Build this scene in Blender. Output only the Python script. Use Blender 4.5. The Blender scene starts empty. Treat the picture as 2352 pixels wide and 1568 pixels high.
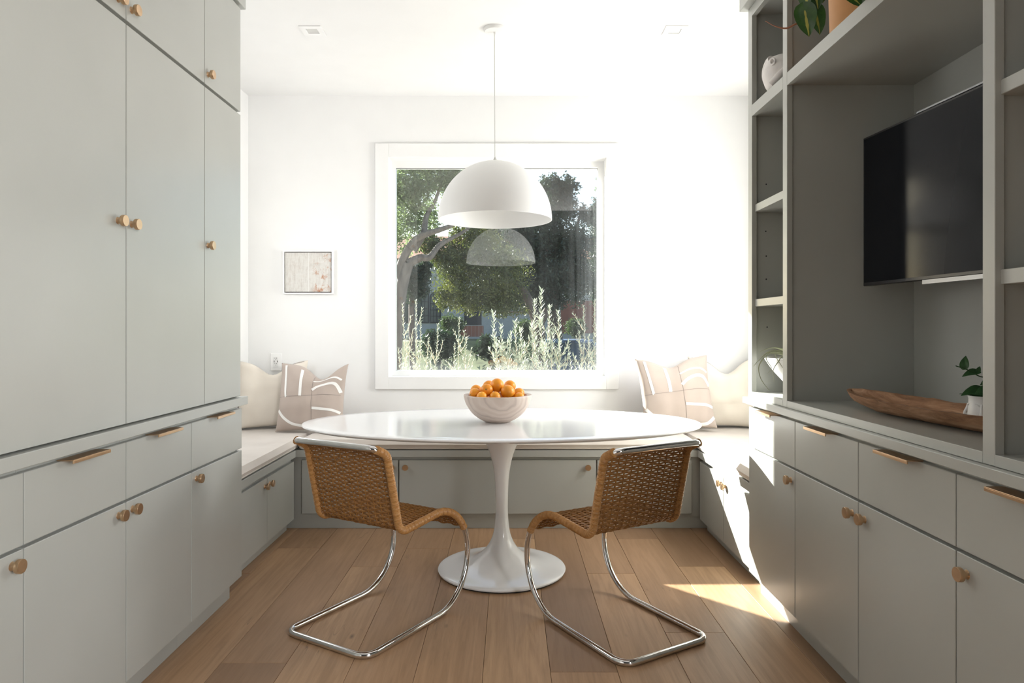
import bpy, bmesh, math, random
from mathutils import Vector, Matrix, noise
import numpy as np
random.seed(7)
R = math.radians
PI = math.pi
scene = bpy.context.scene
COL = scene.collection

# ------------------------------------------------------------------ camera, world, sun, large lights
F, VX, VY, CH = 1568.0, 1171.0, 755.0, 1.2          # focal length in px, vanishing point, camera height
cam_d = bpy.data.cameras.new('camera')
cam = bpy.data.objects.new('camera', cam_d); COL.objects.link(cam)
cam.location = (0, 0, CH); cam.rotation_euler = (R(90), 0, 0)
cam_d.sensor_width = 36; cam_d.lens = 36 * F / 2352
cam_d.shift_x = (1176 - VX) / 2352; cam_d.shift_y = -(784 - VY) / 2352
cam_d.clip_start = 0.02; cam_d.clip_end = 400
scene.camera = cam

SUN_DIR = Vector((0.95, -1.0, -0.62)).normalized()
w = bpy.data.worlds.new('sky_world'); scene.world = w; w.use_nodes = True
nt = w.node_tree; bg = nt.nodes['Background']
sky = nt.nodes.new('ShaderNodeTexSky'); sky.sky_type = 'NISHITA'
sky.sun_disc = False; sky.sun_elevation = R(24.2); sky.sun_rotation = R(-43.5)
sky.air_density = 1.0; sky.dust_density = 1.5; sky.ozone_density = 1.0
nt.links.new(sky.outputs[0], bg.inputs[0]); bg.inputs[1].default_value = 0.22

sl = bpy.data.lights.new('sun', 'SUN'); sl.energy = 26.0; sl.angle = R(0.6); sl.color = (1.0, 0.95, 0.87)
so = bpy.data.objects.new('sun', sl); COL.objects.link(so)
so.rotation_euler = SUN_DIR.to_track_quat('-Z', 'Y').to_euler(); so.location = (-8, 12, 9)

def area(name, loc, d, sx, sy, power, color=(1, 1, 1)):
    l = bpy.data.lights.new(name, 'AREA'); l.shape = 'RECTANGLE'; l.size = sx; l.size_y = sy
    l.energy = power; l.color = color
    o = bpy.data.objects.new(name, l); COL.objects.link(o); o.location = loc
    o.rotation_euler = Vector(d).to_track_quat('-Z', 'Z').to_euler()
    return o
# added fill lamps in unseen side openings, brightening nook walls and cabinets
area('fill_nook_left', (-1.80, 3.60, 1.62), (1, 0, 0), 0.70, 1.25, 11, (1.0, 0.99, 0.975))
area('fill_nook_right', (1.68, 3.60, 1.62), (-1, 0, 0), 0.70, 1.25, 32, (1.0, 0.99, 0.975))
area('fill_beside_camera', (1.70, -0.95, 1.65), (-1, 0, 0), 2.2, 1.5, 125, (1.0, 0.985, 0.96))

vs = scene.view_settings
vs.view_transform = 'Standard'; vs.look = 'None'; vs.gamma = 1.0; vs.exposure = 0.7
vs.use_curve_mapping = False

# ------------------------------------------------------------------ helpers
OFF = {}
def link(name, me, mat, parent=None):
    o = bpy.data.objects.new(name, me); COL.objects.link(o)
    if mat is not None and not me.materials: me.materials.append(mat)
    if parent is not None: o.parent = parent
    return o
def finish(bm, name, smooth=False):
    me = bpy.data.meshes.new(name)
    bmesh.ops.recalc_face_normals(bm, faces=bm.faces)
    if smooth:
        for f in bm.faces: f.smooth = True
    bm.to_mesh(me); bm.free(); return me
def smooth_angle(me, ang=40):
    for p in me.polygons: p.use_smooth = True
    try: me.set_sharp_from_angle(angle=R(ang))
    except Exception: pass
def part(name, bm, mat, parent, smooth=False):
    """mesh in world coordinates hung under parent"""
    off = OFF[parent]
    bmesh.ops.translate(bm, verts=bm.verts, vec=-off)
    me = finish(bm, name)
    if smooth: smooth_angle(me)
    o = link(name, me, mat, parent); OFF[o] = off
    return o
def lpart(name, bm, mat, parent, smooth=True, kind=None):
    """mesh already in the parent's own coordinates"""
    me = finish(bm, name)
    if smooth: smooth_angle(me)
    o = link(name, me, mat, parent)
    if kind: o['kind'] = kind
    return o
def root(name, loc, label, cat, group=None, rz=0):
    o = bpy.data.objects.new(name, None); COL.objects.link(o)
    o.location = loc; o.rotation_euler = (0, 0, rz); o.empty_display_size = 0.1
    o['label'] = label; o['category'] = cat
    if group: o['group'] = group
    OFF[o] = Vector(loc)
    return o
def tag(o, label, cat, group=None):
    o['label'] = label; o['category'] = cat
    if group: o['group'] = group
    return o
def single(name, bm, mat, label, cat, group=None, smooth=False):
    """one-mesh thing given in world coordinates; origin moved to its base"""
    vs_ = [v.co for v in bm.verts]
    loc = Vector(((min(v.x for v in vs_) + max(v.x for v in vs_)) / 2, (min(v.y for v in vs_) + max(v.y for v in vs_)) / 2, min(v.z for v in vs_)))
    bmesh.ops.translate(bm, verts=bm.verts, vec=-loc)
    me = finish(bm, name)
    if smooth: smooth_angle(me)
    o = link(name, me, mat); o.location = loc; OFF[o] = loc
    return tag(o, label, cat, group)
def struct(name, bm, mat, smooth=False):
    me = finish(bm, name)
    if smooth: smooth_angle(me)
    o = link(name, me, mat); o['kind'] = 'structure'; OFF[o] = Vector((0, 0, 0))
    return o
def add_box(bm, x0, x1, y0, y1, z0, z1, bev=0.0, seg=1):
    vs_ = [bm.verts.new((x, y, z)) for x in (x0, x1) for y in (y0, y1) for z in (z0, z1)]
    idx = ((0, 1, 3, 2), (4, 6, 7, 5), (0, 4, 5, 1), (2, 3, 7, 6), (0, 2, 6, 4), (1, 5, 7, 3))
    fs = [bm.faces.new([vs_[i] for i in f]) for f in idx]
    if bev > 0:
        es = list({e for f in fs for e in f.edges})
        bmesh.ops.bevel(bm, geom=es, offset=bev, segments=seg, affect='EDGES', profile=0.5)
    return bm
def box(x0, x1, y0, y1, z0, z1, bev=0.0, seg=1):
    return add_box(bmesh.new(), x0, x1, y0, y1, z0, z1, bev, seg)
def add_lathe(bm, prof, n=32, c=(0, 0, 0), sx=1.0, sy=1.0, axis='z'):
    rings = []
    for r, z in prof:
        if r < 1e-6:
            p = (0, 0, z)
            rings.append([p])
        else:
            rings.append([(r * sx * math.cos(2 * PI * i / n), r * sy * math.sin(2 * PI * i / n), z) for i in range(n)])
    def put(p):
        x, y, z = p
        if axis == 'x': x, y, z = z, x, y
        elif axis == 'y': x, y, z = x, z, y
        return bm.verts.new((x + c[0], y + c[1], z + c[2]))
    rv = [[put(p) for p in ring] for ring in rings]
    for a, b in zip(rv[:-1], rv[1:]):
        for i in range(n):
            j = (i + 1) % n
            if len(a) == 1 and len(b) == 1: continue
            if len(a) == 1: bm.faces.new((a[0], b[i], b[j]))
            elif len(b) == 1: bm.faces.new((a[i], a[j], b[0]))
            else: bm.faces.new((a[i], a[j], b[j], b[i]))
    return bm
def lathe(prof, n=32, **k): return add_lathe(bmesh.new(), prof, n, **k)
def add_tube(bm, pts, rad, n=8, closed=False, cap=True):
    """round tube along pts; rad a number or a list"""
    P = [Vector(p) for p in pts]; m = len(P)
    rs = rad if isinstance(rad, (list, tuple)) else [rad] * m
    T = []
    for i in range(m):
        a = P[(i - 1) % m] if (closed or i > 0) else P[i]
        b = P[(i + 1) % m] if (closed or i < m - 1) else P[i]
        t = (b - a); T.append(t.normalized() if t.length > 1e-9 else Vector((0, 0, 1)))
    u = T[0].orthogonal().normalized()
    rings = []
    for i in range(m):
        u = (u - T[i] * u.dot(T[i]))
        u = u.normalized() if u.length > 1e-6 else T[i].orthogonal().normalized()
        v = T[i].cross(u)
        rings.append([bm.verts.new(P[i] + (u * math.cos(2 * PI * k / n) + v * math.sin(2 * PI * k / n)) * rs[i]) for k in range(n)])
    for i in range(m if closed else m - 1):
        a, b = rings[i], rings[(i + 1) % m]
        sh = 0
        if closed and i == m - 1:
            best = None
            for s in range(n):
                d = (a[0].co - b[s].co).length
                if best is None or d < best: best, sh = d, s
        for k in range(n):
            bm.faces.new((a[k], a[(k + 1) % n], b[(k + 1 + sh) % n], b[(k + sh) % n]))
    if cap and not closed:
        bm.faces.new(rings[0]); bm.faces.new(rings[-1][::-1])
    return bm
def tube(pts, rad, n=8, closed=False): return add_tube(bmesh.new(), pts, rad, n, closed)
def fillet(pts, rads, seg=7, closed=False):
    """polyline with rounded corners"""
    P = [Vector(p) for p in pts]; m = len(P); out = []
    for i in range(m):
        r = rads[i]
        if r <= 0 or (not closed and i in (0, m - 1)): out.append(P[i]); continue
        a = (P[i - 1] - P[i]); b = (P[(i + 1) % m] - P[i])
        la, lb = a.length, b.length; a.normalize(); b.normalize()
        ang = a.angle(b)
        if ang > PI - 0.02: out.append(P[i]); continue
        tl = min(r / math.tan(ang / 2), la * 0.49, lb * 0.49); r2 = tl * math.tan(ang / 2)
        c = P[i] + (a + b).normalized() * (r2 / math.sin(ang / 2))
        s = P[i] + a * tl - c; e = P[i] + b * tl - c
        tot = s.angle(e); ax = s.cross(e).normalized()
        for k in range(seg + 1):
            out.append(c + Matrix.Rotation(tot * k / seg, 3, ax) @ s)
    return out
def catmull(pts, n=6):
    P = [Vector(p) for p in pts]; out = []
    for i in range(len(P) - 1):
        p0 = P[max(i - 1, 0)]; p1 = P[i]; p2 = P[i + 1]; p3 = P[min(i + 2, len(P) - 1)]
        for k in range(n):
            t = k / n
            out.append(0.5 * ((2 * p1) + (p2 - p0) * t + (2 * p0 - 5 * p1 + 4 * p2 - p3) * t * t + (3 * p1 - p0 - 3 * p2 + p3) * t ** 3))
    out.append(P[-1]); return out
def at(px, py, d):
    """photo pixel at depth d -> point"""
    return Vector(((px - VX) * d / F, d, CH - (py - VY) * d / F))

# ------------------------------------------------------------------ materials
MATS = {}
class NT:
    def __init__(self, name):
        self.m = bpy.data.materials.new(name); self.m.use_nodes = True
        self.t = self.m.node_tree; self.b = self.t.nodes['Principled BSDF']; self.out = self.t.nodes['Material Output']
    def n(self, typ, **kw):
        nd = self.t.nodes.new(typ)
        for k, v in kw.items():
            if k.startswith('i_'): nd.inputs[k[2:].replace('_', ' ')].default_value = v
            else: setattr(nd, k, v)
        return nd
    def l(self, a, b): self.t.links.new(a, b)
    def coords(self, kind='Object', scale=(1, 1, 1), rnd=False):
        tc = self.n('ShaderNodeTexCoord'); mp = self.n('ShaderNodeMapping'); mp.inputs['Scale'].default_value = scale
        src = tc.outputs[kind]
        if rnd:
            oi = self.n('ShaderNodeObjectInfo'); cx = self.n('ShaderNodeCombineXYZ')
            mu = self.n('ShaderNodeMath', operation='MULTIPLY'); mu.inputs[1].default_value = 37.0
            self.l(oi.outputs['Random'], mu.inputs[0])
            for k in range(3): self.l(mu.outputs[0], cx.inputs[k])
            ad = self.n('ShaderNodeVectorMath', operation='ADD'); self.l(src, ad.inputs[0]); self.l(cx.outputs[0], ad.inputs[1]); src = ad.outputs[0]
        self.l(src, mp.inputs['Vector']); return mp.outputs[0]
    def noise(self, vec, scale=5, detail=3, rough=0.5, dist=0.0):
        nd = self.n('ShaderNodeTexNoise'); nd.inputs['Scale'].default_value = scale; nd.inputs['Detail'].default_value = detail
        nd.inputs['Roughness'].default_value = rough; nd.inputs['Distortion'].default_value = dist
        self.l(vec, nd.inputs['Vector']); return nd.outputs['Fac']
    def ramp(self, fac, stops):
        r = self.n('ShaderNodeValToRGB'); e = r.color_ramp.elements
        while len(e) < len(stops): e.new(0.5)
        for k, (p, c) in enumerate(stops):
            e[k].position = p; e[k].color = (*c, 1) if len(c) == 3 else c
        self.l(fac, r.inputs[0]); return r.outputs[0]
    def mix(self, fac, a, b, mode='MIX'):
        nd = self.n('ShaderNodeMix', data_type='RGBA', blend_type=mode)
        for i, x in ((0, fac), (6, a), (7, b)):
            if hasattr(x, 'links'): self.l(x, nd.inputs[i])
            elif i == 0: nd.inputs[0].default_value = x
            else: nd.inputs[i].default_value = (*x, 1)
        return nd.outputs[2]
    def bump(self, h, strength=0.2, dist=0.002):
        b = self.n('ShaderNodeBump'); b.inputs['Strength'].default_value = strength; b.inputs['Distance'].default_value = dist
        self.l(h, b.inputs['Height']); self.l(b.outputs[0], self.b.inputs['Normal'])
    def set(self, base=None, rough=None, metal=None, spec=None, coat=None):
        i = self.b.inputs
        if base is not None:
            if hasattr(base, 'links'): self.l(base, i['Base Color'])
            else: i['Base Color'].default_value = (*base, 1)
        if rough is not None: i['Roughness'].default_value = rough
        if metal is not None: i['Metallic'].default_value = metal
        if spec is not None: i['Specular IOR Level'].default_value = spec
        if coat is not None: i['Coat Weight'].default_value = coat; i['Coat Roughness'].default_value = 0.05
        return self.m
def plain(name, col, rough=0.5, metal=0.0, var=0.06, scale=6.0, bump=0.0, bscale=200, spec=None, coat=None, stretch=(1, 1, 1)):
    t = NT(name); v = t.coords('Object', stretch)
    f = t.noise(v, scale, 3)
    c0 = tuple(max(0, c * (1 - var)) for c in col); c1 = tuple(min(1, c * (1 + var)) for c in col)
    t.set(t.ramp(f, [(0.3, c0), (0.7, c1)]), rough, metal, spec, coat)
    if bump: t.bump(t.noise(v, bscale, 2), bump, 0.001)
    return t.m
def leafmat(name, c0, c1, trans=0.45, scale=1.2, rough=0.5):
    t = NT(name); v = t.coords('Object')
    f = t.noise(v, scale, 4, 0.7)
    c = t.ramp(f, [(0.3, c0), (0.72, c1)])
    d = t.n('ShaderNodeBsdfDiffuse'); tr = t.n('ShaderNodeBsdfTranslucent'); mx = t.n('ShaderNodeMixShader'); mx.inputs[0].default_value = trans
    gl = t.n('ShaderNodeBsdfGlossy'); gl.inputs['Roughness'].default_value = rough; mx2 = t.n('ShaderNodeMixShader'); mx2.inputs[0].default_value = 0.06
    t.l(c, d.inputs[0]); t.l(c, tr.inputs[0]); t.l(d.outputs[0], mx.inputs[1]); t.l(tr.outputs[0], mx.inputs[2])
    t.l(mx.outputs[0], mx2.inputs[1]); t.l(gl.outputs[0], mx2.inputs[2]); t.l(mx2.outputs[0], t.out.inputs[0])
    return t.m

M = {}
M['wall'] = plain('white_wall_paint', (0.86, 0.86, 0.855), 0.6, var=0.01, bump=0.05, bscale=300)
M['charcoal'] = plain('darkened_rear_room', (0.035, 0.037, 0.036), 0.7, var=0.05)  # rear room darkened by colour to dim its reflection in the window glass
M['trim'] = plain('white_trim_paint', (0.88, 0.88, 0.875), 0.35, var=0.01)
t = NT('sage_grey_cabinet_paint'); v = t.coords('Object', (1, 1, 1))
t.set(t.ramp(t.noise(v, 3, 2), [(0.3, (0.380, 0.385, 0.357)), (0.7, (0.400, 0.405, 0.377))]), 0.28, spec=0.5)
t.bump(t.noise(t.coords('Object', (400, 400, 30)), 1, 2), 0.06, 0.0006); M['sage'] = t.m
M['brass'] = plain('brushed_brass', (0.62, 0.43, 0.27), 0.32, 1.0, var=0.06, scale=40)
M['chrome'] = plain('polished_chrome', (0.72, 0.72, 0.72), 0.07, 1.0, var=0.01)
M['gloss_white'] = plain('glossy_white_lacquer', (0.86, 0.86, 0.86), 0.13, var=0.005, coat=0.15)
M['shade_white'] = plain('satin_white_metal', (0.84, 0.84, 0.83), 0.38, var=0.01)
M['black'] = plain('black_rubber', (0.012, 0.012, 0.012), 0.5, var=0.1)
M['dark'] = plain('dark_slot', (0.02, 0.02, 0.025), 0.6, var=0.1)
M['cord'] = plain('grey_cord', (0.62, 0.62, 0.60), 0.5)
M['ceramic'] = plain('white_ceramic', (0.80, 0.80, 0.79), 0.22, var=0.02)
M['matte_ceramic'] = plain('matte_white_stoneware', (0.70, 0.67, 0.65), 0.55, var=0.05, scale=30)

# oak floor: each board gets its own tone and its own grain offset
t = NT('oak_floor_board'); oi = t.n('ShaderNodeObjectInfo')
vl = t.coords('Object', (1, 1, 1), True)
g1 = t.noise(t.coords('Object', (26, 1.6, 1), True), 1.0, 5, 0.62, 1.2)
g2 = t.noise(t.coords('Object', (120, 5, 1), True), 1.0, 3, 0.6)
g3 = t.noise(t.coords('Object', (5, 0.9, 1), True), 1.0, 3, 0.5, 0.6)
base = t.ramp(oi.outputs['Random'], [(0.0, (0.280, 0.168, 0.096)), (0.3, (0.395, 0.243, 0.139)), (0.7, (0.47, 0.292, 0.165)), (1.0, (0.54, 0.347, 0.197))])
c = t.mix(t.ramp(g3, [(0.3, (0.0,) * 3), (0.75, (0.35,) * 3)]), base, (0.20, 0.115, 0.070))
c = t.mix(t.ramp(g1, [(0.42, (0.0,) * 3), (0.72, (0.45,) * 3)]), c, (0.21, 0.115, 0.055))
c = t.mix(t.ramp(g2, [(0.5, (0.0,) * 3), (0.8, (0.22,) * 3)]), c, (0.13, 0.07, 0.035))
vo = t.n('ShaderNodeTexVoronoi'); vo.inputs['Scale'].default_value = 1.0; t.l(t.coords('Object', (4.5, 1.7, 1), True), vo.inputs['Vector'])
c = t.mix(t.ramp(vo.outputs['Distance'], [(0.0, (0.8,) * 3), (0.02, (0.5,) * 3), (0.05, (0.0,) * 3)]), c, (0.05, 0.032, 0.025))
cr = t.noise(t.coords('Object', (9, 0.9, 1), True), 1.0, 2, 0.4, 2.0)
crm = t.ramp(cr, [(0.495, (0,) * 3), (0.5, (0.55,) * 3), (0.505, (0,) * 3)])
crg = t.ramp(t.noise(vl, 2.2, 1), [(0.62, (0,) * 3), (0.7, (1,) * 3)])
c = t.mix(t.mix(1.0, crm, crg, 'MULTIPLY'), c, (0.05, 0.035, 0.03))
t.set(c, 0.42, spec=0.4); t.bump(g2, 0.12, 0.001); M['oak'] = t.m

t = NT('woven_rattan'); v = t.coords('Object')
c = t.ramp(t.noise(v, 90, 3, 0.7), [(0.25, (0.17, 0.072, 0.018)), (0.55, (0.31, 0.145, 0.042)), (0.8, (0.46, 0.235, 0.078))])
t.set(c, 0.42, spec=0.4); M['rattan'] = t.m
t = NT('rattan_wrap'); v = t.coords('Object')
c = t.ramp(t.noise(v, 70, 3, 0.7), [(0.25, (0.33, 0.155, 0.045)), (0.75, (0.54, 0.285, 0.10))])
t.set(c, 0.38, spec=0.4); M['rattan_wrap'] = t.m

def fabric(name, c0, c1, sc=1.0):
    t = NT(name); v = t.coords('Object')
    a = t.noise(t.coords('Object', (300 * sc, 300 * sc, 900 * sc)), 1, 2); b = t.noise(v, 5, 3)
    c = t.ramp(b, [(0.3, c0), (0.7, c1)]); t.set(c, 0.9, spec=0.15); t.bump(a, 0.25, 0.0008)
    t.b.inputs['Sheen Weight'].default_value = 0.2; return t.m
M['linen'] = fabric('oatmeal_linen', (0.60, 0.545, 0.49), (0.68, 0.625, 0.57))
M['cream'] = fabric('cream_cotton', (0.70, 0.64, 0.56), (0.77, 0.71, 0.63))
M['taupe'] = fabric('taupe_mud_cloth', (0.45, 0.375, 0.325), (0.51, 0.43, 0.38))
M['print'] = fabric('white_print', (0.86, 0.85, 0.82), (0.90, 0.89, 0.86))
M['seam'] = plain('dark_seam', (0.23, 0.20, 0.19), 0.9)

t = NT('pale_turned_wood'); v = t.coords('Object', (1, 1, 1))
wv = t.n('ShaderNodeTexWave'); wv.wave_type = 'RINGS'; wv.inputs['Scale'].default_value = 5.5; wv.inputs['Distortion'].default_value = 5; wv.inputs['Detail'].default_value = 2; wv.inputs['Detail Scale'].default_value = 1.5
tc = t.n('ShaderNodeTexCoord'); mp = t.n('ShaderNodeMapping'); mp.inputs['Location'].default_value = (-0.03, 0.2, -0.11); t.l(tc.outputs['Object'], mp.inputs[0]); t.l(mp.outputs[0], wv.inputs[0])
t.set(t.ramp(wv.outputs[1], [(0.0, (0.50, 0.41, 0.36)), (0.10, (0.60, 0.50, 0.435)), (0.6, (0.64, 0.545, 0.48)), (1, (0.58, 0.475, 0.41))]), 0.5); M['bowl_wood'] = t.m
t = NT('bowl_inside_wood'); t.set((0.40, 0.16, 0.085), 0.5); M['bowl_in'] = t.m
t = NT('carved_brown_wood'); v = t.coords('Object', (18, 5, 18))
c = t.ramp(t.noise(v, 1.4, 5, 0.65, 1.5), [(0.25, (0.13, 0.060, 0.030)), (0.5, (0.32, 0.17, 0.092)), (0.75, (0.52, 0.33, 0.205))])
t.set(c, 0.6, spec=0.3); t.bump(t.noise(t.coords('Object', (30, 9, 30)), 2, 4), 0.5, 0.004); M['tray'] = t.m
t = NT('orange_peel'); v = t.coords('Object', (1, 1, 1), True)
t.set(t.ramp(t.noise(v, 14, 2), [(0.3, (0.80, 0.265, 0.012)), (0.7, (0.90, 0.38, 0.025))]), 0.38, spec=0.45); t.bump(t.noise(t.coords('Object'), 330, 1), 0.22, 0.001); M['orange'] = t.m
M['orange_stem'] = plain('orange_stem_scar', (0.20, 0.18, 0.05), 0.8)
M['terracotta'] = plain('tan_terracotta', (0.56, 0.27, 0.095), 0.55, var=0.08, scale=8)
t = NT('screen_glass'); t.set((0.006, 0.007, 0.009), 0.12, spec=0.12); M['screen'] = t.m
M['tv_black'] = plain('black_plastic', (0.010, 0.010, 0.011), 0.35, var=0.1)
M['silver'] = plain('silver_strip', (0.28, 0.285, 0.30), 0.4, 1.0)
M['phil'] = leafmat('philodendron_green', (0.018, 0.060, 0.012), (0.045, 0.120, 0.018), 0.2, 30, 0.3)
M['phil_y'] = leafmat('philodendron_yellow', (0.45, 0.44, 0.07), (0.55, 0.50, 0.12), 0.2, 30, 0.3)
M['vine'] = plain('pink_brown_vine', (0.45, 0.20, 0.12), 0.5)
M['pothos'] = leafmat('dark_leaf', (0.015, 0.050, 0.020), (0.05, 0.13, 0.045), 0.15, 40, 0.3)
M['airplant'] = leafmat('silvery_air_plant', (0.46, 0.50, 0.36), (0.62, 0.64, 0.50), 0.3, 10)

t = NT('abstract_painting'); v = t.coords('Object')
mp2 = t.coords('Object', (60, 1, 14)); mp3 = t.coords('Object', (14, 1, 60))
sx = t.n('ShaderNodeSeparateXYZ'); t.l(v, sx.inputs[0])
c = t.mix(t.ramp(t.noise(mp2, 1, 4, 0.7), [(0.45, (0,) * 3), (0.7, (0.6,) * 3)]), (0.66, 0.645, 0.61), (0.46, 0.41, 0.37))
c = t.mix(t.ramp(t.noise(mp3, 1, 4, 0.7), [(0.5, (0,) * 3), (0.7, (0.5,) * 3)]), c, (0.74, 0.73, 0.71))
msk = t.ramp(t.noise(v, 17, 5, 0.75), [(0.52, (0,) * 3), (0.62, (1,) * 3)])
side = t.ramp(sx.outputs[0], [(0.02, (0.05,) * 3), (0.06, (0.9,) * 3)])
c = t.mix(t.mix(1.0, msk, side, 'MULTIPLY'), c, (0.46, 0.21, 0.10))
ln = t.ramp(sx.outputs[0], [(0.0, (0,) * 3), (0.001, (1,) * 3), (0.004, (1,) * 3), (0.005, (0,) * 3)])
c = t.mix(ln, c, (0.76, 0.75, 0.73)); t.set(c, 0.8); M['paint'] = t.m

# window glass: clear, mirror-like at the coating, with a film of dust that catches the sun
t = NT('dusty_window_glass'); tr = t.n('ShaderNodeBsdfTransparent'); tr.inputs[0].default_value = (0.93, 0.96, 0.96, 1)
gl = t.n('ShaderNodeBsdfGlossy'); gl.inputs['Roughness'].default_value = 0.0
m1 = t.n('ShaderNodeMixShader'); m1.inputs[0].default_value = 0.12; t.l(tr.outputs[0], m1.inputs[1]); t.l(gl.outputs[0], m1.inputs[2])
du = t.n('ShaderNodeBsdfTranslucent'); du.inputs[0].default_value = (0.8, 0.85, 0.9, 1)
v = t.coords('Object'); sx = t.n('ShaderNodeSeparateXYZ'); t.l(v, sx.inputs[0])
streak = t.ramp(t.noise(t.coords('Object', (30, 1, 1.0)), 1, 4, 0.6), [(0.3, (0.001,) * 3), (0.8, (0.022,) * 3)])
edge = t.ramp(sx.outputs[0], [(0.40, (0.12,) * 3), (0.60, (1.0,) * 3)])
low = t.ramp(sx.outputs[2], [(0.93, (0.020,) * 3), (1.0, (0.002,) * 3)])
blot = t.ramp(t.noise(t.coords('Object', (3, 1, 5)), 1, 4, 0.6), [(0.35, (0.1,) * 3), (0.7, (1.0,) * 3)])
dm = t.mix(1.0, t.mix(1.0, streak, edge, 'MULTIPLY'), t.mix(1.0, low, blot, 'MULTIPLY'), 'ADD')
m2 = t.n('ShaderNodeMixShader'); t.l(dm, m2.inputs[0]); t.l(m1.outputs[0], m2.inputs[1]); t.l(du.outputs[0], m2.inputs[2]); t.l(m2.outputs[0], t.out.inputs[0]); M['glass'] = t.m
t = NT('house_glass'); t.set((0.05, 0.07, 0.08), 0.08, spec=0.6); M['house_glass'] = t.m

M['bark'] = plain('grey_bark', (0.16, 0.14, 0.125), 0.9, var=0.3, scale=8, bump=0.6, bscale=40, stretch=(3, 3, 0.6))
M['bark_dark'] = plain('dark_bark', (0.10, 0.075, 0.06), 0.9, var=0.3, scale=8)
M['leaf_pale'] = leafmat('pale_green_leaves', (0.085, 0.135, 0.050), (0.23, 0.30, 0.12), 0.55)
M['leaf_mid'] = leafmat('yellow_green_leaves', (0.030, 0.055, 0.012), (0.15, 0.16, 0.028), 0.4)
M['leaf_dark'] = leafmat('dark_oak_leaves', (0.010, 0.024, 0.012), (0.030, 0.055, 0.020), 0.3)
M['leaf_silver'] = leafmat('silver_green_leaves', (0.17, 0.20, 0.15), (0.34, 0.37, 0.29), 0.4, 6)
M['silver_stem'] = plain('pale_stem', (0.45, 0.38, 0.28), 0.8)
M['hedge'] = leafmat('hedge_leaves', (0.03, 0.055, 0.018), (0.075, 0.11, 0.035), 0.35)
M['stucco'] = plain('pale_stucco', (0.40, 0.40, 0.385), 0.85, var=0.05)
M['redtrim'] = plain('red_brown_trim', (0.26, 0.09, 0.06), 0.8)
M['tile_roof'] = plain('clay_roof', (0.33, 0.14, 0.08), 0.8, var=0.2, scale=4)
t = NT('brick_wall'); bk = t.n('ShaderNodeTexBrick'); bk.inputs['Scale'].default_value = 3.5; t.l(t.coords('Object', (1, 1, 1)), bk.inputs[0])
bk.inputs['Color1'].default_value = (0.32, 0.12, 0.08, 1); bk.inputs['Color2'].default_value = (0.26, 0.09, 0.06, 1); bk.inputs['Mortar'].default_value = (0.4, 0.33, 0.28, 1)
t.set(bk.outputs[0], 0.9); M['brick'] = t.m
M['asphalt'] = plain('asphalt', (0.17, 0.175, 0.18), 0.9, var=0.1, scale=3)
M['concrete'] = plain('concrete', (0.26, 0.26, 0.25), 0.9, var=0.08, scale=2)
M['soil'] = plain('garden_soil', (0.16, 0.13, 0.10), 0.95, var=0.3, scale=4)
M['lawn'] = plain('dry_lawn', (0.13, 0.15, 0.06), 0.95, var=0.3, scale=3)
M['car'] = plain('dark_blue_car_paint', (0.02, 0.045, 0.085), 0.2, var=0.02, coat=0.8)
M['tail'] = plain('red_lens', (0.35, 0.02, 0.02), 0.2)
M['rock'] = plain('pale_boulder', (0.42, 0.41, 0.40), 0.9, var=0.15, scale=3)

# ------------------------------------------------------------------ room shell
XL, XR, YB, ZC, YR = -1.778, 1.660, 4.640, 2.783, -3.60
WX0, WX1, WZ0, WZ1 = -0.820, 0.653, 0.875, 2.360       # window opening
def ring(x0, x1, z0, z1, X0, X1, Z0, Z1, y0, y1, bev=0.0):
    bm = bmesh.new()
    add_box(bm, X0, x0, y0, y1, Z0, Z1, bev); add_box(bm, x1, X1, y0, y1, Z0, Z1, bev)
    add_box(bm, x0, x1, y0, y1, Z0, z0, bev); add_box(bm, x0, x1, y0, y1, z1, Z1, bev)
    return bm
struct('wall_back', ring(WX0, WX1, WZ0, WZ1, XL - .16, XR + .16, -0.5, ZC + .1, YB, YB + .19), M['wall'])
def wall_x(name, x0, x1, opens):
    bm = bmesh.new(); y = YR - .16
    for a, b_, z0, z1 in sorted(opens):
        add_box(bm, x0, x1, y, a, 0, ZC + .1); add_box(bm, x0, x1, a, b_, 0, z0); add_box(bm, x0, x1, a, b_, z1, ZC + .1); y = b_
    add_box(bm, x0, x1, y, YB, 0, ZC + .1); return struct(name, bm, M['wall'])
NW = (3.22, 3.98, 0.95, 2.30)  # opening added in each nook side wall for a fill lamp
wall_x('wall_left', XL - .16, XL, [NW])
wall_x('wall_right', XR, XR + .16, [(-2.10, .20, .85, 2.45), NW])  # nearer opening is added too, for the lamp beside the camera
struct('wall_rear', box(XL, XR, YR - .16, YR, -.02, ZC + .1), M['charcoal'])
struct('ceiling', box(XL - .16, XR + .16, 0.4, YB + .19, ZC, ZC + .1), M['wall'])
struct('ceiling_rear', box(XL - .16, XR + .16, YR - .16, 0.4, ZC, ZC + .1), M['charcoal'])  # unseen ceiling part coloured dark so the glass mirrors less brightness
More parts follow.
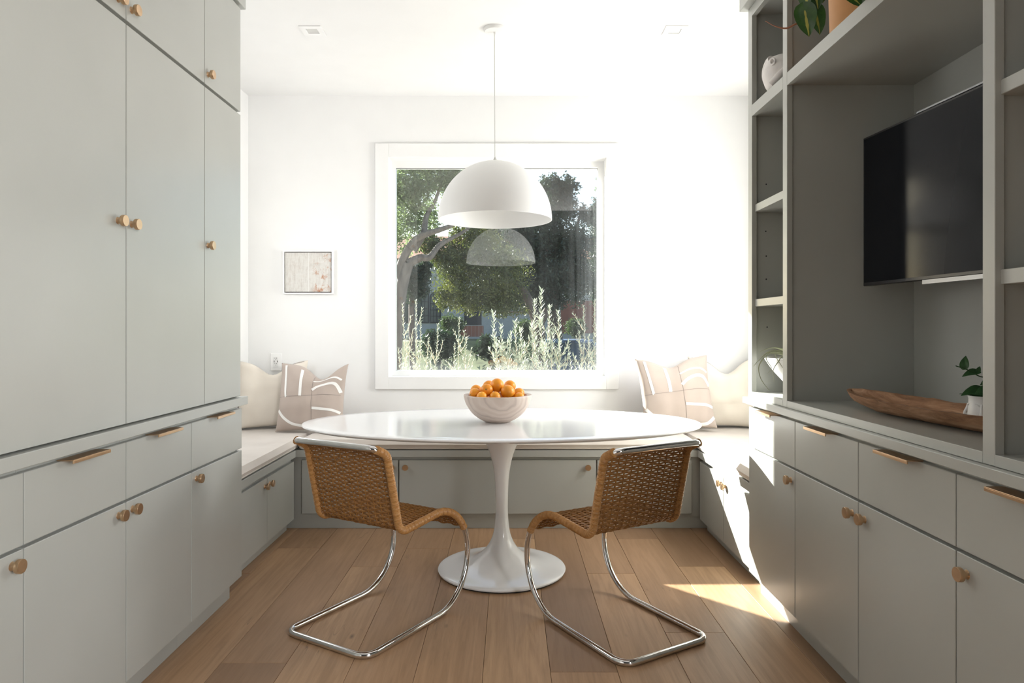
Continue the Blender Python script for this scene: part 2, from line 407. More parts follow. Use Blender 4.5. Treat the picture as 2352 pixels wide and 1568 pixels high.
# floor: sub-floor with single oak boards
fl = struct('floor', box(XL - .16, XR + .16, YR - .16, YB + .19, -0.12, -0.016), M['concrete'])
SEAMS = [0.142 + 0.236 * k for k in range(-9, 8)]
JOINTS = {(-5): [1.0, 2.453, 4.2], (-6): [0.4, 1.9, 3.736], (-4): [-.2, 1.5, 3.446], (-3): [.9, 2.2, 3.73], (0): [0.7, 2.388, 4.4],
          (1): [1.7, 3.35], (2): [0.9, 2.7, 3.9], (3): [1.9, 3.45], (-1): [1.5, 3.9], (-2): [.6, 2.05, 4.3]}
rj = random.Random(3)
for k in range(-9, 7):
    x0, x1 = max(0.142 + .236 * k, XL + .002), min(0.142 + .236 * (k + 1), XR - .002)
    if x1 - x0 < .02: continue
    js = [YR + .004]
    y = YR + rj.uniform(.5, 1.6)
    named = JOINTS.get(k, [rj.uniform(0, .8), rj.uniform(1.6, 2.6), rj.uniform(3.2, 4.2)])
    while y < named[0] - .6: js.append(y); y += rj.uniform(1.1, 1.9)
    js += named + [YB - .002]
    for a, b in zip(js[:-1], js[1:]):
        bm = box(x0 + .0006, x1 - .0006, a + .0006, b - .0006, -0.0155, 0.0, 0.0012)
        ctr = Vector(((x0 + x1) / 2, (a + b) / 2, 0)); bmesh.ops.translate(bm, verts=bm.verts, vec=-ctr)
        o = link('plank', finish(bm, 'plank'), M['oak'], fl); o.location = ctr

# window: frame, glass and casing boards
GY = 4.770
wn = struct('window_1', ring(-0.794, 0.611, 0.911, 2.319, WX0, WX1, WZ0, WZ1, 4.735, 4.80), M['trim'])
part('glass_pane', box(-0.7945, 0.6115, GY, GY + .004, 0.9105, 2.3195), M['glass'], wn)
part('gasket', ring(-0.7935, 0.6105, 0.9115, 2.3185, -0.7955, 0.6125, 0.9095, 2.3205, GY - .012, GY), M['dark'], wn)
CX0, CX1, CZ0, CZ1 = -0.912, 0.738, 0.792, 2.455
for nm, b_ in (('casing_board', (CX0, WX0, CZ0, CZ1)), ('casing_board', (WX1, CX1, CZ0, CZ1)), ('casing_board', (WX0, WX1, CZ0, WZ0)), ('casing_board', (WX0, WX1, WZ1, CZ1))):
    part(nm, box(b_[0], b_[1], YB - .022, YB - .0005, b_[2], b_[3], .002), M['trim'], wn)
# frames of the added, unseen side openings that hold fill lamps
def added_side_frame(name, x0, x1, y0, y1, z0, z1):
    bm = bmesh.new(); f = .05
    add_box(bm, x0, x1, y0, y0 + f, z0, z1); add_box(bm, x0, x1, y1 - f, y1, z0, z1)
    add_box(bm, x0, x1, y0 + f, y1 - f, z0, z0 + f); add_box(bm, x0, x1, y0 + f, y1 - f, z1 - f, z1)
    return struct(name, bm, M['trim'])
added_side_frame('added_window_2', XL - .12, XL - .07, *NW)
added_side_frame('added_window_3', XR + .07, XR + .12, *NW)
added_side_frame('added_window_4', XR + .07, XR + .12, -2.10, .20, .85, 2.45)

# ------------------------------------------------------------------ hardware
KNOB = finish(add_lathe(bmesh.new(), [(0, 0), (.0115, 0), (.0095, .004), (.0095, .012), (.0165, .013), (.0175, .015), (.0175, .024), (.0168, .0252), (0, .0252)], 24, axis='x'), 'knob')
smooth_angle(KNOB, 35); KNOB.materials.append(M['brass'])
def knob(parent, loc, rz, label='round brass knob'):
    o = bpy.data.objects.new('knob', KNOB); COL.objects.link(o); o.parent = parent
    o.location = Vector(loc) - OFF[parent]; o.rotation_euler = (0, 0, rz); o['label'] = label; return o
def pull_mesh(L):
    bm = bmesh.new(); add_box(bm, -.012, .034, -L / 2, L / 2, 0, .003, .0006); add_box(bm, .030, .034, -L / 2, L / 2, -.007, .0004, .0006)
    return finish(bm, 'pull')
PULL = pull_mesh(.17); PULL.materials.append(M['brass'])
def pull(parent, loc, rz):
    o = bpy.data.objects.new('pull', PULL); COL.objects.link(o); o.parent = parent
    o.location = Vector(loc) - OFF[parent]; o.rotation_euler = (0, 0, rz); o['label'] = 'flat brass edge pull'; return o

# ------------------------------------------------------------------ cabinet runs
def column(side, y0, y1, knob_y, label, group):
    """one base unit: carcass, toe kick, drawer with pull, door with knob"""
    s = -1 if side == 'L' else 1
    fx = -1.195 if side == 'L' else 1.087; wx = XL + .002 if side == 'L' else XR - .002
    def bx(xf, xb, a, b, z0, z1, bev=0): return box(min(xf, xb), max(xf, xb), a, b, z0, z1, bev)
    rt = root('base_cabinet', ((fx + wx) / 2, (y0 + y1) / 2, 0), label, 'cabinet', group)
    part('carcass', bx(fx + s * .021, wx, y0 + .0005, y1 - .0005, .0985, .8615), M['sage'], rt)
    part('toe_kick', bx(fx + s * .055, wx, y0 + .0005, y1 - .0005, 0.0005, .098), M['sage'], rt)
    g = .0022
    d = part('drawer_front', bx(fx, fx + s * .0205, y0 + g, y1 - g, .669, .847, .0015), M['sage'], rt)
    pull(d, (fx, (y0 + y1) / 2, .8475), 0 if side == 'L' else PI)
    d = part('door', bx(fx, fx + s * .0205, y0 + g, y1 - g, .099, .660, .0015), M['sage'], rt)
    knob(d, (fx, knob_y, .630 if side == 'L' else .616), 0 if side == 'L' else PI)
    return rt
BL = [0.78, 1.231, 1.679, 2.127, 2.563, 3.045]
LB = [('sage base cabinet on the left run, closest to the camera, mostly out of frame', BL[1] - .04),
      ('sage base cabinet at the left photo edge, brass knob by its far door edge', 1.679 - .04),
      ('sage base cabinet, widest looking one on the left, knob at its upper right', 2.127 - .042),
      ('sage base cabinet on the left, second from the window bench, knob at upper left', 2.127 + .035),
      ('sage base cabinet at the far end of the left run, beside the window bench', 2.563 + .04)]
for i in range(5): column('L', BL[i], BL[i + 1], LB[i][1], LB[i][0], 'left base cabinets')
BR = [0.75, 1.20, 1.664, 2.13, 2.602, 3.105]
LR_ = [('sage base cabinet on the right run, closest to the camera, outside the frame', 1.20 - .04),
       ('sage base cabinet cut by the right photo edge, knob by its far edge', 1.664 - .04),
       ('sage base cabinet under the potted plant end of the wooden tray', 2.13 - .038),
       ('sage base cabinet on the right, second from the window bench', 2.13 + .038),
       ('sage base cabinet at the far end of the right run, sunlit by the bench', 2.602 + .038)]
for i in range(5): column('R', BR[i], BR[i + 1], LR_[i][1], LR_[i][0], 'right base cabinets')
single('countertop', box(XL + .002, -1.177, BL[0], 3.068, .8625, .8985, .0015), M['sage'], 'sage counter ledge between the tall left doors and the drawers', 'countertop')
single('countertop', box(1.065, XR - .002, BR[0], 3.125, .8625, .8905, .0015), M['sage'], 'sage counter ledge under the television niche on the right', 'countertop')
# tall units with an upper door
TL = [0.78, 1.180, 1.580, 2.127, 2.673, 3.032]
TLB = ['tall sage cabinet on the left wall beside the camera, nearest of the row', 'tall sage cabinet on the left wall just outside the photo edge, second nearest',
       'tall sage cabinet cut by the left photo edge, knob on its right side', 'tall sage cabinet in the middle of the left wall, knob on its left side',
       'narrow tall sage cabinet at the far left end beside the window bench']
KY = [1.145, 1.22, 2.127 - .045, 2.127 + .03, 2.673 + .03]
for i in range(5):
    y0, y1 = TL[i], TL[i + 1]
    rt = root('tall_cabinet', (-1.48, (y0 + y1) / 2, .8995), TLB[i], 'cabinet', 'left tall cabinets')
    part('carcass', box(XL + .002, -1.2165, y0 + .0005, y1 - .0005 + (.013 if i == 4 else 0), .8995, 2.628), M['sage'], rt)
    d = part('door', box(-1.2155, -1.195, y0 + .0022, y1 - .0022, .904, 2.149, .0015), M['sage'], rt); knob(d, (-1.195, KY[i], 1.530), 0)
    d = part('upper_door', box(-1.2155, -1.195, y0 + .0022, y1 - .0022, 2.162, 2.620, .0015), M['sage'], rt); knob(d, (-1.195, KY[i], 2.206), 0)
struct('trim_1', box(XL + .001, -1.183, BL[0], 3.060, 2.629, ZC - .001, .002), M['sage'])
struct('trim_2', box(1.052, XR - .001, BR[0], 3.130, 2.651, ZC - .001, .002), M['sage'])

# ------------------------------------------------------------------ hutch with the television niche
hx, hb = 1.087, 1.590
ht = root('bookcase', (1.35, 1.95, .8915), 'sage built-in bookcase with open shelves and a dark television niche', 'bookcase')
ZB, ZS0, ZS1, ZT = .918, 2.155, 2.205, 2.650
for a, b in ((3.065, 3.112), (2.677, 2.719), (1.530, 1.570), (0.75, 0.795)):
    part('stile', box(hx, hx + .022, a, b, .8915, ZT, .0012), M['sage'], ht)
for a, b in ((2.719, 3.065), (1.570, 2.677), (0.795, 1.530)):
    part('rail', box(hx, hx + .022, a + .0003, b - .0003, .8915, ZB, .0008), M['sage'], ht)
    part('rail', box(hx, hx + .022, a + .0003, b - .0003, ZS0, ZS1, .0008), M['sage'], ht)
    part('rail', box(hx, hx + .022, a + .0003, b - .0003, 2.605, ZT, .0008), M['sage'], ht)
SP = [(3.088, 3.108), (2.687, 2.709), (1.539, 1.561), (0.755, 0.775)]
for a, b in SP: part('side_panel', box(hx + .0225, hb, a, b, .8915, ZT), M['sage'], ht)
for (a0, a), (b, b1) in ((SP[1], SP[0]), (SP[2], SP[1]), (SP[3], SP[2])):
    part('bottom_board', box(hx + .0225, hb, a + .0003, b - .0003, .8915, ZB - .001), M['sage'], ht)
    part('shelf_board', box(hx + .0225, hb, a + .0003, b - .0003, ZS0 + .004, ZS1 - .001), M['sage'], ht)
    part('top_board', box(hx + .0225, hb, a + .0003, b - .0003, 2.622, ZT), M['sage'], ht)
part('back_panel', box(hb + .0003, hb + .02, .755, 3.108, .8915, ZT), M['sage'], ht)
for z in (1.300, 1.725):
    part('shelf', box(hx + .014, hb - .001, 2.7095, 3.0875, z, z + .033, .0012), M['sage'], ht)
    part('shelf', box(hx + .014, hb - .001, .7755, 1.5385, z, z + .033, .0012), M['sage'], ht)
HOLE = finish(add_lathe(bmesh.new(), [(0, 0), (.0033, 0), (.0033, .0006), (0, .0006)], 10, axis='y'), 'peg_hole'); HOLE.materials.append(M['dark'])
for px, py in ((1760, 423), (1759, 531), (1760, 588), (1760, 641), (1762, 751)):
    p = at(px, py, 3.0872); o = bpy.data.objects.new('peg_hole', HOLE); COL.objects.link(o); o.parent = ht; o.location = p - OFF[ht]
for py, yy in ((100, 1.5382), (310, 1.5382), (420, 1.5382)):
    p = Vector((1.163, 1.5382, CH - (py - VY) * 1.538 / F)); o = bpy.data.objects.new('peg_hole', HOLE); COL.objects.link(o); o.parent = ht; o.location = p - OFF[ht]

# ------------------------------------------------------------------ window benches
def bench(label, loc): return root('storage_bench', loc, label, 'bench', 'window nook benches')
b = bench('long sage storage bench under the window behind the table', (0, 4.37, 0))
part('carcass', box(XL + .002, XR - .002, 4.103, YB - .002, .0745, .4345), M['sage'], b)
part('toe_kick', box(XL + .002, XR - .002, 4.113, YB - .002, .0005, .074), M['sage'], b)
part('seat_board', box(XL + .002, XR - .002, 4.072, YB - .002, .435, .476, .0015), M['sage'], b)
BD = [(693, 914), (917, 1139), (1141, 1369), (1372, 1589)]
for (p0, p1), kx in zip(BD, (900, 931, 1351, 1391)):
    x0, x1 = (p0 - VX) * 4.084 / F, (p1 - VX) * 4.084 / F
    d = part('door', box(x0, x1, 4.084, 4.1025, .094, .415, .0015), M['sage'], b); knob(d, ((kx - VX) * 4.07 / F, 4.084, .373), -PI / 2)
for side, fx, wx, lab in (('L', -1.276, XL + .002, 'sage storage bench on the left of the window nook with two doors'),
                          ('R', 1.122, XR - .002, 'sunlit sage storage bench on the right of the window nook')):
    s = -1 if side == 'L' else 1
    def bx(a, c, y0, y1, z0, z1, bev=0): return box(min(a, c), max(a, c), y0, y1, z0, z1, bev)
    y0 = 3.052 if side == 'L' else 3.112
    b = bench(lab, ((fx + wx) / 2, 3.6, 0))
    part('carcass', bx(fx + s * .030, wx, y0, 4.0705, .0665, .4345), M['sage'], b)
    part('toe_kick', bx(fx + s * .055, wx, y0, 4.0705, .0005, .066), M['sage'], b)
    part('seat_board', bx(fx, wx, y0, 4.0715, .435, .476, .0015), M['sage'], b)
    for a, c, ky in ((3.165, 3.616, 3.616 - .035), (3.620, 4.066, 3.620 + .035)):
        d = part('door', bx(fx + s * .010, fx + s * .0295, a, c, .067, .411, .0015), M['sage'], b); knob(d, (fx + s * .010, ky, .373), 0 if side == 'L' else PI)

def cushion(name, x0, x1, y0, y1, z0, z1, label, seed=0):
    nx, ny = max(8, int((x1 - x0) / .04)), max(8, int((y1 - y0) / .04))
    bm = bmesh.new(); r = .032; T = z1 - z0; grids = []
    for sgn in (1, -1):
        g = []
        for i in range(nx + 1):
            row = []
            for j in range(ny + 1):
                def ax(k, n, a, b):
                    tt = -1 + 2 * k / n; tt = math.copysign(1 - (1 - abs(tt)) ** 1.5, tt); return (a + b) / 2 + (b - a) / 2 * tt
                x, y = ax(i, nx, x0, x1), ax(j, ny, y0, y1)
                e = min(x - x0, x1 - x, y - y0, y1 - y)
                k = 1 - max(0, 1 - e / r) ** 2
                h = T / 2 * math.sqrt(max(0, k)) if e < r else T / 2
                wob = noise.noise(Vector((x * 5, y * 5, seed + sgn))) * .006 * min(1, e / .05)
                z = (z0 + z1) / 2 + sgn * h + (wob if sgn > 0 else 0)
                inn = .006 * noise.noise(Vector((x * 4, y * 4, seed + 9)))
                row.append(bm.verts.new((x, y, max(z, z0))))
            g.append(row)
        grids.append(g)
        for i in range(nx):
            for j in range(ny): bm.faces.new((g[i][j], g[i + 1][j], g[i + 1][j + 1], g[i][j + 1]))
    bmesh.ops.remove_doubles(bm, verts=bm.verts, dist=.0004)
    o = single(name, bm, M['linen'], label, 'cushion', 'bench seat cushions', smooth=True)
    loop = fillet([(x0 + .012, y0 + .012, 0), (x1 - .012, y0 + .012, 0), (x1 - .012, y1 - .012, 0), (x0 + .012, y1 - .012, 0)], [.02] * 4, 4, True)
    pb = tube([Vector((p.x, p.y, (z0 + z1) / 2 - .022)) + Vector((0, 0, 0)) for p in loop], .0035, 6, True)
    part('piping', pb, M['linen'], o, smooth=True)
    return o
cushion('bench_cushion', -1.770, -1.268, 3.075, 4.625, .4765, .545, 'oatmeal linen seat cushion on the left bench', 1)
cushion('bench_cushion', -1.262, 1.108, 4.062, 4.625, .4765, .545, 'long oatmeal seat cushion below the window behind the table', 2)
cushion('bench_cushion', 1.114, 1.655, 3.128, 4.625, .4765, .545, 'sunlit oatmeal seat cushion on the right bench', 3)

# ------------------------------------------------------------------ pillows
def pillow_fn(s, T, dent, u0, bend, seed):
    def f(u, v, side):
        x = u * s / 2 * (1 - .07 * (1 - v * v)); z = v * s / 2 * (1 - .07 * (1 - u * u))
        if v > 0: z -= dent * math.exp(-((u - u0) / .42) ** 2) * v ** 2
        tt = T * (max(0, (1 - u * u) * (1 - v * v))) ** .42
        tt *= 1 - .25 * math.exp(-((u - u0) / .5) ** 2) * max(0, v) if dent else 1
        n_ = noise.noise(Vector((u * 2.5, v * 2.5, seed))) * .012 * min(1, tt / .03)
        y = side * tt + (n_ if side < 0 else 0) - bend * (1 - abs(u - u0)) 
        return Vector((x, y, z + s / 2 * .99))
    return f
def ribbon(f, path, wd, eps=.0015):
    """strip on the pillow front along (u,v) path, half width wd"""
    pts = catmull([(a, b_, 0) for a, b_ in path], 7); bm = bmesh.new(); rows = []
    for i, p in enumerate(pts):
        q = pts[min(i + 1, len(pts) - 1)] - pts[max(i - 1, 0)]; q.normalize(); nrm = Vector((-q.y, q.x, 0))
        row = []
        for k in (-1, -.33, .33, 1):
            c = p + nrm * wd * k; a, b_ = max(-.985, min(.985, c.x)), max(-.985, min(.985, c.y))
            row.append(bm.verts.new(f(a, b_, -1) + Vector((0, -eps, 0))))
        rows.append(row)
    for a, b_ in zip(rows[:-1], rows[1:]):
        for k in range(3): bm.faces.new((a[k], a[k + 1], b_[k + 1], b_[k]))
    return bm
def pillow(loc, rz, lean, s, T, mat, label, dent=0, u0=0, bend=0, seed=0, roll=0, decor=(), cat='pillow'):
    f = pillow_fn(s, T, dent, u0, bend, seed); N = 26; bm = bmesh.new()
    for side in (-1, 1):
        g = []
        for i in range(N + 1):
            row = []
            for j in range(N + 1):
                u = math.sin(-PI / 2 + PI * i / N) * .6 + (-1 + 2 * i / N) * .4; v_ = math.sin(-PI / 2 + PI * j / N) * .6 + (-1 + 2 * j / N) * .4
                row.append(bm.verts.new(f(u, v_, side)))
            g.append(row)
        for i in range(N):
            for j in range(N): bm.faces.new((g[i][j], g[i + 1][j], g[i + 1][j + 1], g[i][j + 1]))
    bmesh.ops.remove_doubles(bm, verts=bm.verts, dist=.0005)
    me = finish(bm, 'throw_pillow'); smooth_angle(me, 70)
    o = link('throw_pillow', me, mat); o.location = loc; o.rotation_euler = (-lean, roll, rz)
    tag(o, label, cat, 'pillows on the benches')
    for nm, path, wd, mt in decor: lpart(nm, ribbon(f, path, wd), M[mt], o)
    return o
STR = [('stripe', [(-.80, .93), (-.78, .5), (-.74, .05), (-.72, -.02)], .035, 'print'), ('stripe', [(-.28, .88), (-.26, .5), (-.25, .0)], .045, 'print'),
       ('stripe', [(.10, .58), (.4, .66), (.7, .64), (.93, .50)], .026, 'print'), ('stripe', [(.10, .20), (.30, .36), (.55, .44), (.78, .38), (.95, .12)], .045, 'print'),
       ('stripe', [(.14, -.36), (.45, -.38), (.75, -.40), (.96, -.46)], .038, 'print'), ('stripe', [(.45, -.93), (.7, -.90), (.95, -.72)], .04, 'print'),
       ('stripe', [(-.96, -.40), (-.75, -.62), (-.45, -.82), (-.1, -.90)], .038, 'print'),
       ('seam', [(.10, .93), (.10, .4), (.12, -.2), (.13, -.93)], .004, 'seam'), ('seam', [(-.95, -.03), (-.3, .0), (.10, .02), (.5, .05), (.95, .04)], .004, 'seam')]
CRM = [('seam', [(-.95, .12), (0, .10), (.95, .12)], .004, 'cream'), ('seam', [(-.95, -.32), (0, -.34), (.95, -.32)], .006, 'cream'), ('piping', [(-.2, .968), (.3, .97), (.9, .97)], .007, 'seam')]
CRM2 = [('seam', [(-.95, .12), (0, .10), (.95, .12)], .004, 'cream'), ('seam', [(-.95, -.32), (0, -.34), (.95, -.32)], .006, 'cream'), ('piping', [(-.9, .97), (-.3, .97), (.2, .968)], .007, 'seam')]
pillow((-1.268, 4.315, .548), R(-5), R(13), .445, .080, M['taupe'], 'taupe pillow with white stripes and arcs, left of the window', .095, .28, .0, 3, R(0), STR)
pillow((-1.555, 4.470, .551), R(14), R(7), .445, .080, M['cream'], 'cream pillow in the left corner behind the striped taupe one', .080, 0, 0, 5, 0, CRM)
pillow((1.085, 4.33, .556), R(5), R(15), .48, .080, M['taupe'], 'taupe pillow with white stripes and arcs, right of the window', .055, -.1, 0, 8, R(-3), STR)
pillow((1.418, 4.49, .551), R(-6), R(7), .47, .085, M['cream'], 'cream pillow in the right corner behind the striped taupe one', .10, .05, 0, 11, 0, CRM2)

# ------------------------------------------------------------------ table
TX, TY = -0.040, 3.40
tb = root('dining_table', (TX, TY, 0), 'white oval pedestal table with a trumpet foot in the window nook', 'table')
bm = bmesh.new(); A, B_ = .984, .575; rings = []
for ins, z in ((.40, .740), (.06, .740), (.012, .7398), (.003, .7375), (0, .733), (.002, .729), (.03, .719), (.09, .712), (.30, .710)):
    rings.append([bm.verts.new(((A - ins) * math.cos(2 * PI * i / 96), (B_ - ins) * math.sin(2 * PI * i / 96), z)) for i in range(96)])
for a, c in zip(rings[:-1], rings[1:]):
    for i in range(96): bm.faces.new((a[i], a[(i + 1) % 96], c[(i + 1) % 96], c[i]))
bm.faces.new(rings[0]); bm.faces.new(rings[-1])
lpart('tabletop', bm, M['gloss_white'], tb)
prof = [(0, .7095), (.125, .7095), (.118, .690), (.090, .650), (.0747, .621), (.0506, .552), (.0365, .469), (.0308, .359), (.0312, .276), (.0404, .193), (.0560, .148), (.078, .112), (.112, .080), (.160, .053), (.225, .034), (.290, .0245), (.312, .020), (.317, .0155), (.315, .009), (.300, .0075), (0, .0075)]
pr = [prof[0], prof[1]] + [(p.x, p.y) for p in catmull([(r_, z_, 0) for r_, z_ in prof[1:18]], 4)][1:] + prof[18:]
lpart('pedestal', lathe(pr, 64), M['gloss_white'], tb)
lpart('foot_pad', lathe([(0, .0005), (.306, .0005), (.306, .0074), (0, .0074)], 64), M['black'], tb)

# ------------------------------------------------------------------ fruit bowl and oranges
BXC, BYC, BZ0 = -.060, 3.385, .7402
bw = root('fruit_bowl', (BXC, BYC, BZ0), 'pale turned wooden bowl heaped with oranges on the white table', 'bowl')
bo = [(0, .0), (.058, 0), (.064, .002), (.098, .020), (.132, .050), (.155, .085), (.166, .115), (.169, .130), (.1675, .1345), (.150, .1345), (.146, .132)]
bi = [(.146, .132), (.140, .110), (.122, .065), (.095, .035), (.055, .018), (0, .015)]
lpart('bowl_body', lathe([(p.x, p.y) for p in catmull([(a, c, 0) for a, c in bo[1:9]], 3)] + bo[9:], 56), M['bowl_wood'], bw)
lpart('bowl_inside', lathe(bi, 48), M['bowl_in'], bw); lpart('bowl_base', lathe([(0, .0004), (.058, .0004), (.058, 0.0002)], 32), M['bowl_wood'], bw)
def op(px, py, dy): return at(px, py, BYC + dy)
OR = [(op(1093.5, 897, .03), .030), (op(1093, 904, -.055), .028), (op(1123, 888, .06), .032), (op(1118.6, 898, -.055), .031), (op(1148.6, 892, -.03), .035),
      (op(1171, 887, .06), .031), (op(1172, 903, -.05), .036), (op(1191, 904, .03), .029), (op(1137, 912, -.095), .028), (op(1107, 913, -.09), .027), (op(1190, 911, -.065), .026)]
c0 = Vector((BXC, BYC, BZ0))
for k in range(6): OR.append((c0 + Vector((.055 * math.cos(k * 1.05), .055 * math.sin(k * 1.05), .055)), .033))
OR.append((c0 + Vector((0, 0.01, .085)), .032)); OR.append((c0 + Vector((.07, .06, .10)), .031)); OR.append((c0 + Vector((-.07, .05, .10)), .031))
pos = [p.copy() for p, r_ in OR]; rad = [r_ for p, r_ in OR]
for it in range(160):
    for i in range(len(pos)):
        for j in range(i):
            d = pos[i] - pos[j]; L = d.length; m_ = rad[i] + rad[j] + .0005
            if L < m_:
                d = d.normalized() * (m_ - L) / 2; wi = .5 if i < 11 else 1.4; wj = .5 if j < 11 else 1.4
                pos[i] += d * wi / (wi + wj) * 2 * .6; pos[j] -= d * wj / (wi + wj) * 2 * .6
        q = pos[i] - c0
        if q.z < .135:                                   # stay inside the bowl
            hr = math.hypot(q.x, q.y); zz = max(q.z, .02)
            lim = .03 + .118 * min(1, max(0, (zz - .012) / .12)) ** .5 - rad[i] * .93
            if hr > lim > 0: q.x *= lim / hr; q.y *= lim / hr; q.z += .0006
            q.z = max(q.z, .0155 + rad[i]); pos[i] = c0 + q
OL = ['back orange peeking over the left rim of the bowl', 'small orange at the left front of the bowl', 'orange at the top back left of the heap',
      'front orange showing its stem scar, left of the heap centre', 'big orange on top of the heap', 'orange at the top back right of the heap',
      'large orange at the right front of the heap', 'orange low at the right behind the large front one', 'orange half sunk at the front centre of the bowl',
      'orange barely showing at the front left rim', 'orange barely showing at the front right rim']
for i, (p, r_) in enumerate(zip(pos, rad)):
    bm = bmesh.new(); bmesh.ops.create_uvsphere(bm, u_segments=24, v_segments=14, radius=r_)
    for v_ in bm.verts: v_.co.z *= .95
    me = finish(bm, 'orange'); smooth_angle(me, 60); o = link('orange', me, M['orange']); o.location = p
    o.rotation_euler = (R(78), R(10), R(-8)) if i == 3 else (random.uniform(-2, 2), random.uniform(-2, 2), random.uniform(0, 6))
    tag(o, OL[i] if i < len(OL) else 'orange buried in the middle of the fruit bowl heap', 'orange', 'oranges in the bowl')
    lpart('stem_scar', lathe([(0, r_ * .955), (r_ * .10, r_ * .952), (r_ * .13, r_ * .94), (0, r_ * .93)], 8), M['orange_stem'], o)

# ------------------------------------------------------------------ cantilever chairs
def circ(a): return (.43 + .213 * math.sin(a), .225 - .213 * math.cos(a))
def chair_parts():
    w_ = .212
    def sidepath(x):
        P = [(x, 0, .0125), (x, .43, .012)]; rr = [.055, 0]
        for k in range(1, 25): s_, z_ = circ(PI * k / 24); P.append((x, s_, z_)); rr.append(0)
        P += [(x, .185, .415), (x, .112, .728), (x, .042, .760)]; rr += [.05, .040, .036]
        return P, rr
    pr_, r1 = sidepath(w_); pl, r2 = sidepath(-w_)
    loop = fillet(pr_ + pl[::-1], r1 + r2[::-1], 7, True)
    frame = tube(loop, .0122, 14, True)
    # wrapped rails: from the front arc up to the top curl
    def wrap(x):
        P = [(x, *circ(PI * k / 24)) for k in range(16, 25)] + [(x, .185, .415), (x, .112, .728), (x, .052, .7565)]
        line = fillet(P, [0] * 9 + [.05, .040, 0], 8)
        out = []; rs = []; acc = 0; step = .0016
        for a, c in zip(line[:-1], line[1:]):
            L = (c - a).length; n_ = max(1, int(round(L / step)))
            for k in range(n_):
                out.append(a.lerp(c, k / n_)); acc += L / n_; rs.append(.0152 + .0013 * math.sin(acc / .0052 * 2 * PI) + .0006 * noise.noise(Vector((acc * 60, x, 0))))
        return tube(out, rs, 10)
    # profile of the woven panel, measured from top of the back to the front roll
    prof_ = fillet([(0, *circ(PI * 16.4 / 24)), (0, *circ(PI * 18 / 24)), (0, *circ(PI * 20 / 24)), (0, *circ(PI * 22 / 24)), (0, .43, .438), (0, .185, .415), (0, .112, .728), (0, .066, .754)],
                   [0, 0, 0, 0, 0, .05, .04, 0], 8)
    cum = [0]
    for a, c in zip(prof_[:-1], prof_[1:]): cum.append(cum[-1] + (c - a).length)
    tot = cum[-1]
    def pt(s):
        s = max(0, min(tot, s))
        for i in range(len(cum) - 1):
            if s <= cum[i + 1] or i == len(cum) - 2:
                f_ = (s - cum[i]) / max(1e-9, cum[i + 1] - cum[i]); p = prof_[i].lerp(prof_[i + 1], f_); tg = (prof_[i + 1] - prof_[i]).normalized()
                return p, Vector((0, -tg.z, tg.y))
    wv = bmesh.new(); hw = w_ - .006; NS = 12; rows = int(tot / .0094); dx = 2 * hw / NS
    for r_ in range(rows + 1):                            # weft strands
        s = tot * r_ / rows; p, nm = pt(s); ph = 1 if r_ % 2 else -1; pts = []
        for k in range(NS * 4 + 1):
            x = -hw + 2 * hw * k / (NS * 4); am = .0034 * ph * math.cos(PI * (x + hw) / dx)
            j = noise.noise(Vector((x * 30, r_ * .7, 3))) * .0009
            pts.append(Vector((x, p.y, p.z)) + nm * (am + j) + Vector((0, nm.z, -nm.y)) * j)
        add_tube(wv, pts, .0042, 6)
    for c_ in range(NS + 1):                              # stakes
        x = -hw + c_ * dx; pts = [Vector((x, *pt(tot * k / 70)[0].yz)) for k in range(71)]
        add_tube(wv, pts, .0036, 5)
    for x in (-hw + .012, hw - .012):                     # edge cords
        pts = []
        for k in range(220):
            p, nm = pt(tot * k / 219); pts.append(Vector((x + .0045 * math.cos(k * .9), p.y, p.z)) + nm * .0045 * math.sin(k * .9))
        add_tube(wv, pts, .0030, 5)
    def mk(bm, n_, mt):
        me = finish(bm, n_); smooth_angle(me, 60); me.materials.append(mt); return me
    top = tube([(-w_ + .03, .060, .768), (w_ - .03, .060, .768)], .0135, 10)
    return [('tube_frame', mk(frame, 'tube_frame', M['chrome']), 'bent chrome tube frame'), ('rail_wrap', mk(wrap(w_), 'rail_wrap', M['rattan_wrap']), 'cane wrapped round the side rail'),
            ('rail_wrap', mk(wrap(-w_), 'rail_wrap', M['rattan_wrap']), 'cane wrapped round the side rail'), ('woven_seat_and_back', mk(wv, 'woven', M['rattan']), 'woven brown rattan panel')]
CP = chair_parts()
for loc, rz, lab in (((-.700, 2.572, 0), R(-31.1), 'woven rattan cantilever chair on the left with chrome frame'), ((.585, 2.516, 0), R(30.7), 'woven rattan cantilever chair on the right, near the floor sun patch')):
    c = root('cantilever_chair', loc, lab, 'chair', 'chairs at the oval table', rz)
    for nm, me, lb in CP:
        o = bpy.data.objects.new(nm, me); COL.objects.link(o); o.parent = c; o['label'] = lb
        if nm.startswith('woven'): o['kind'] = 'stuff'

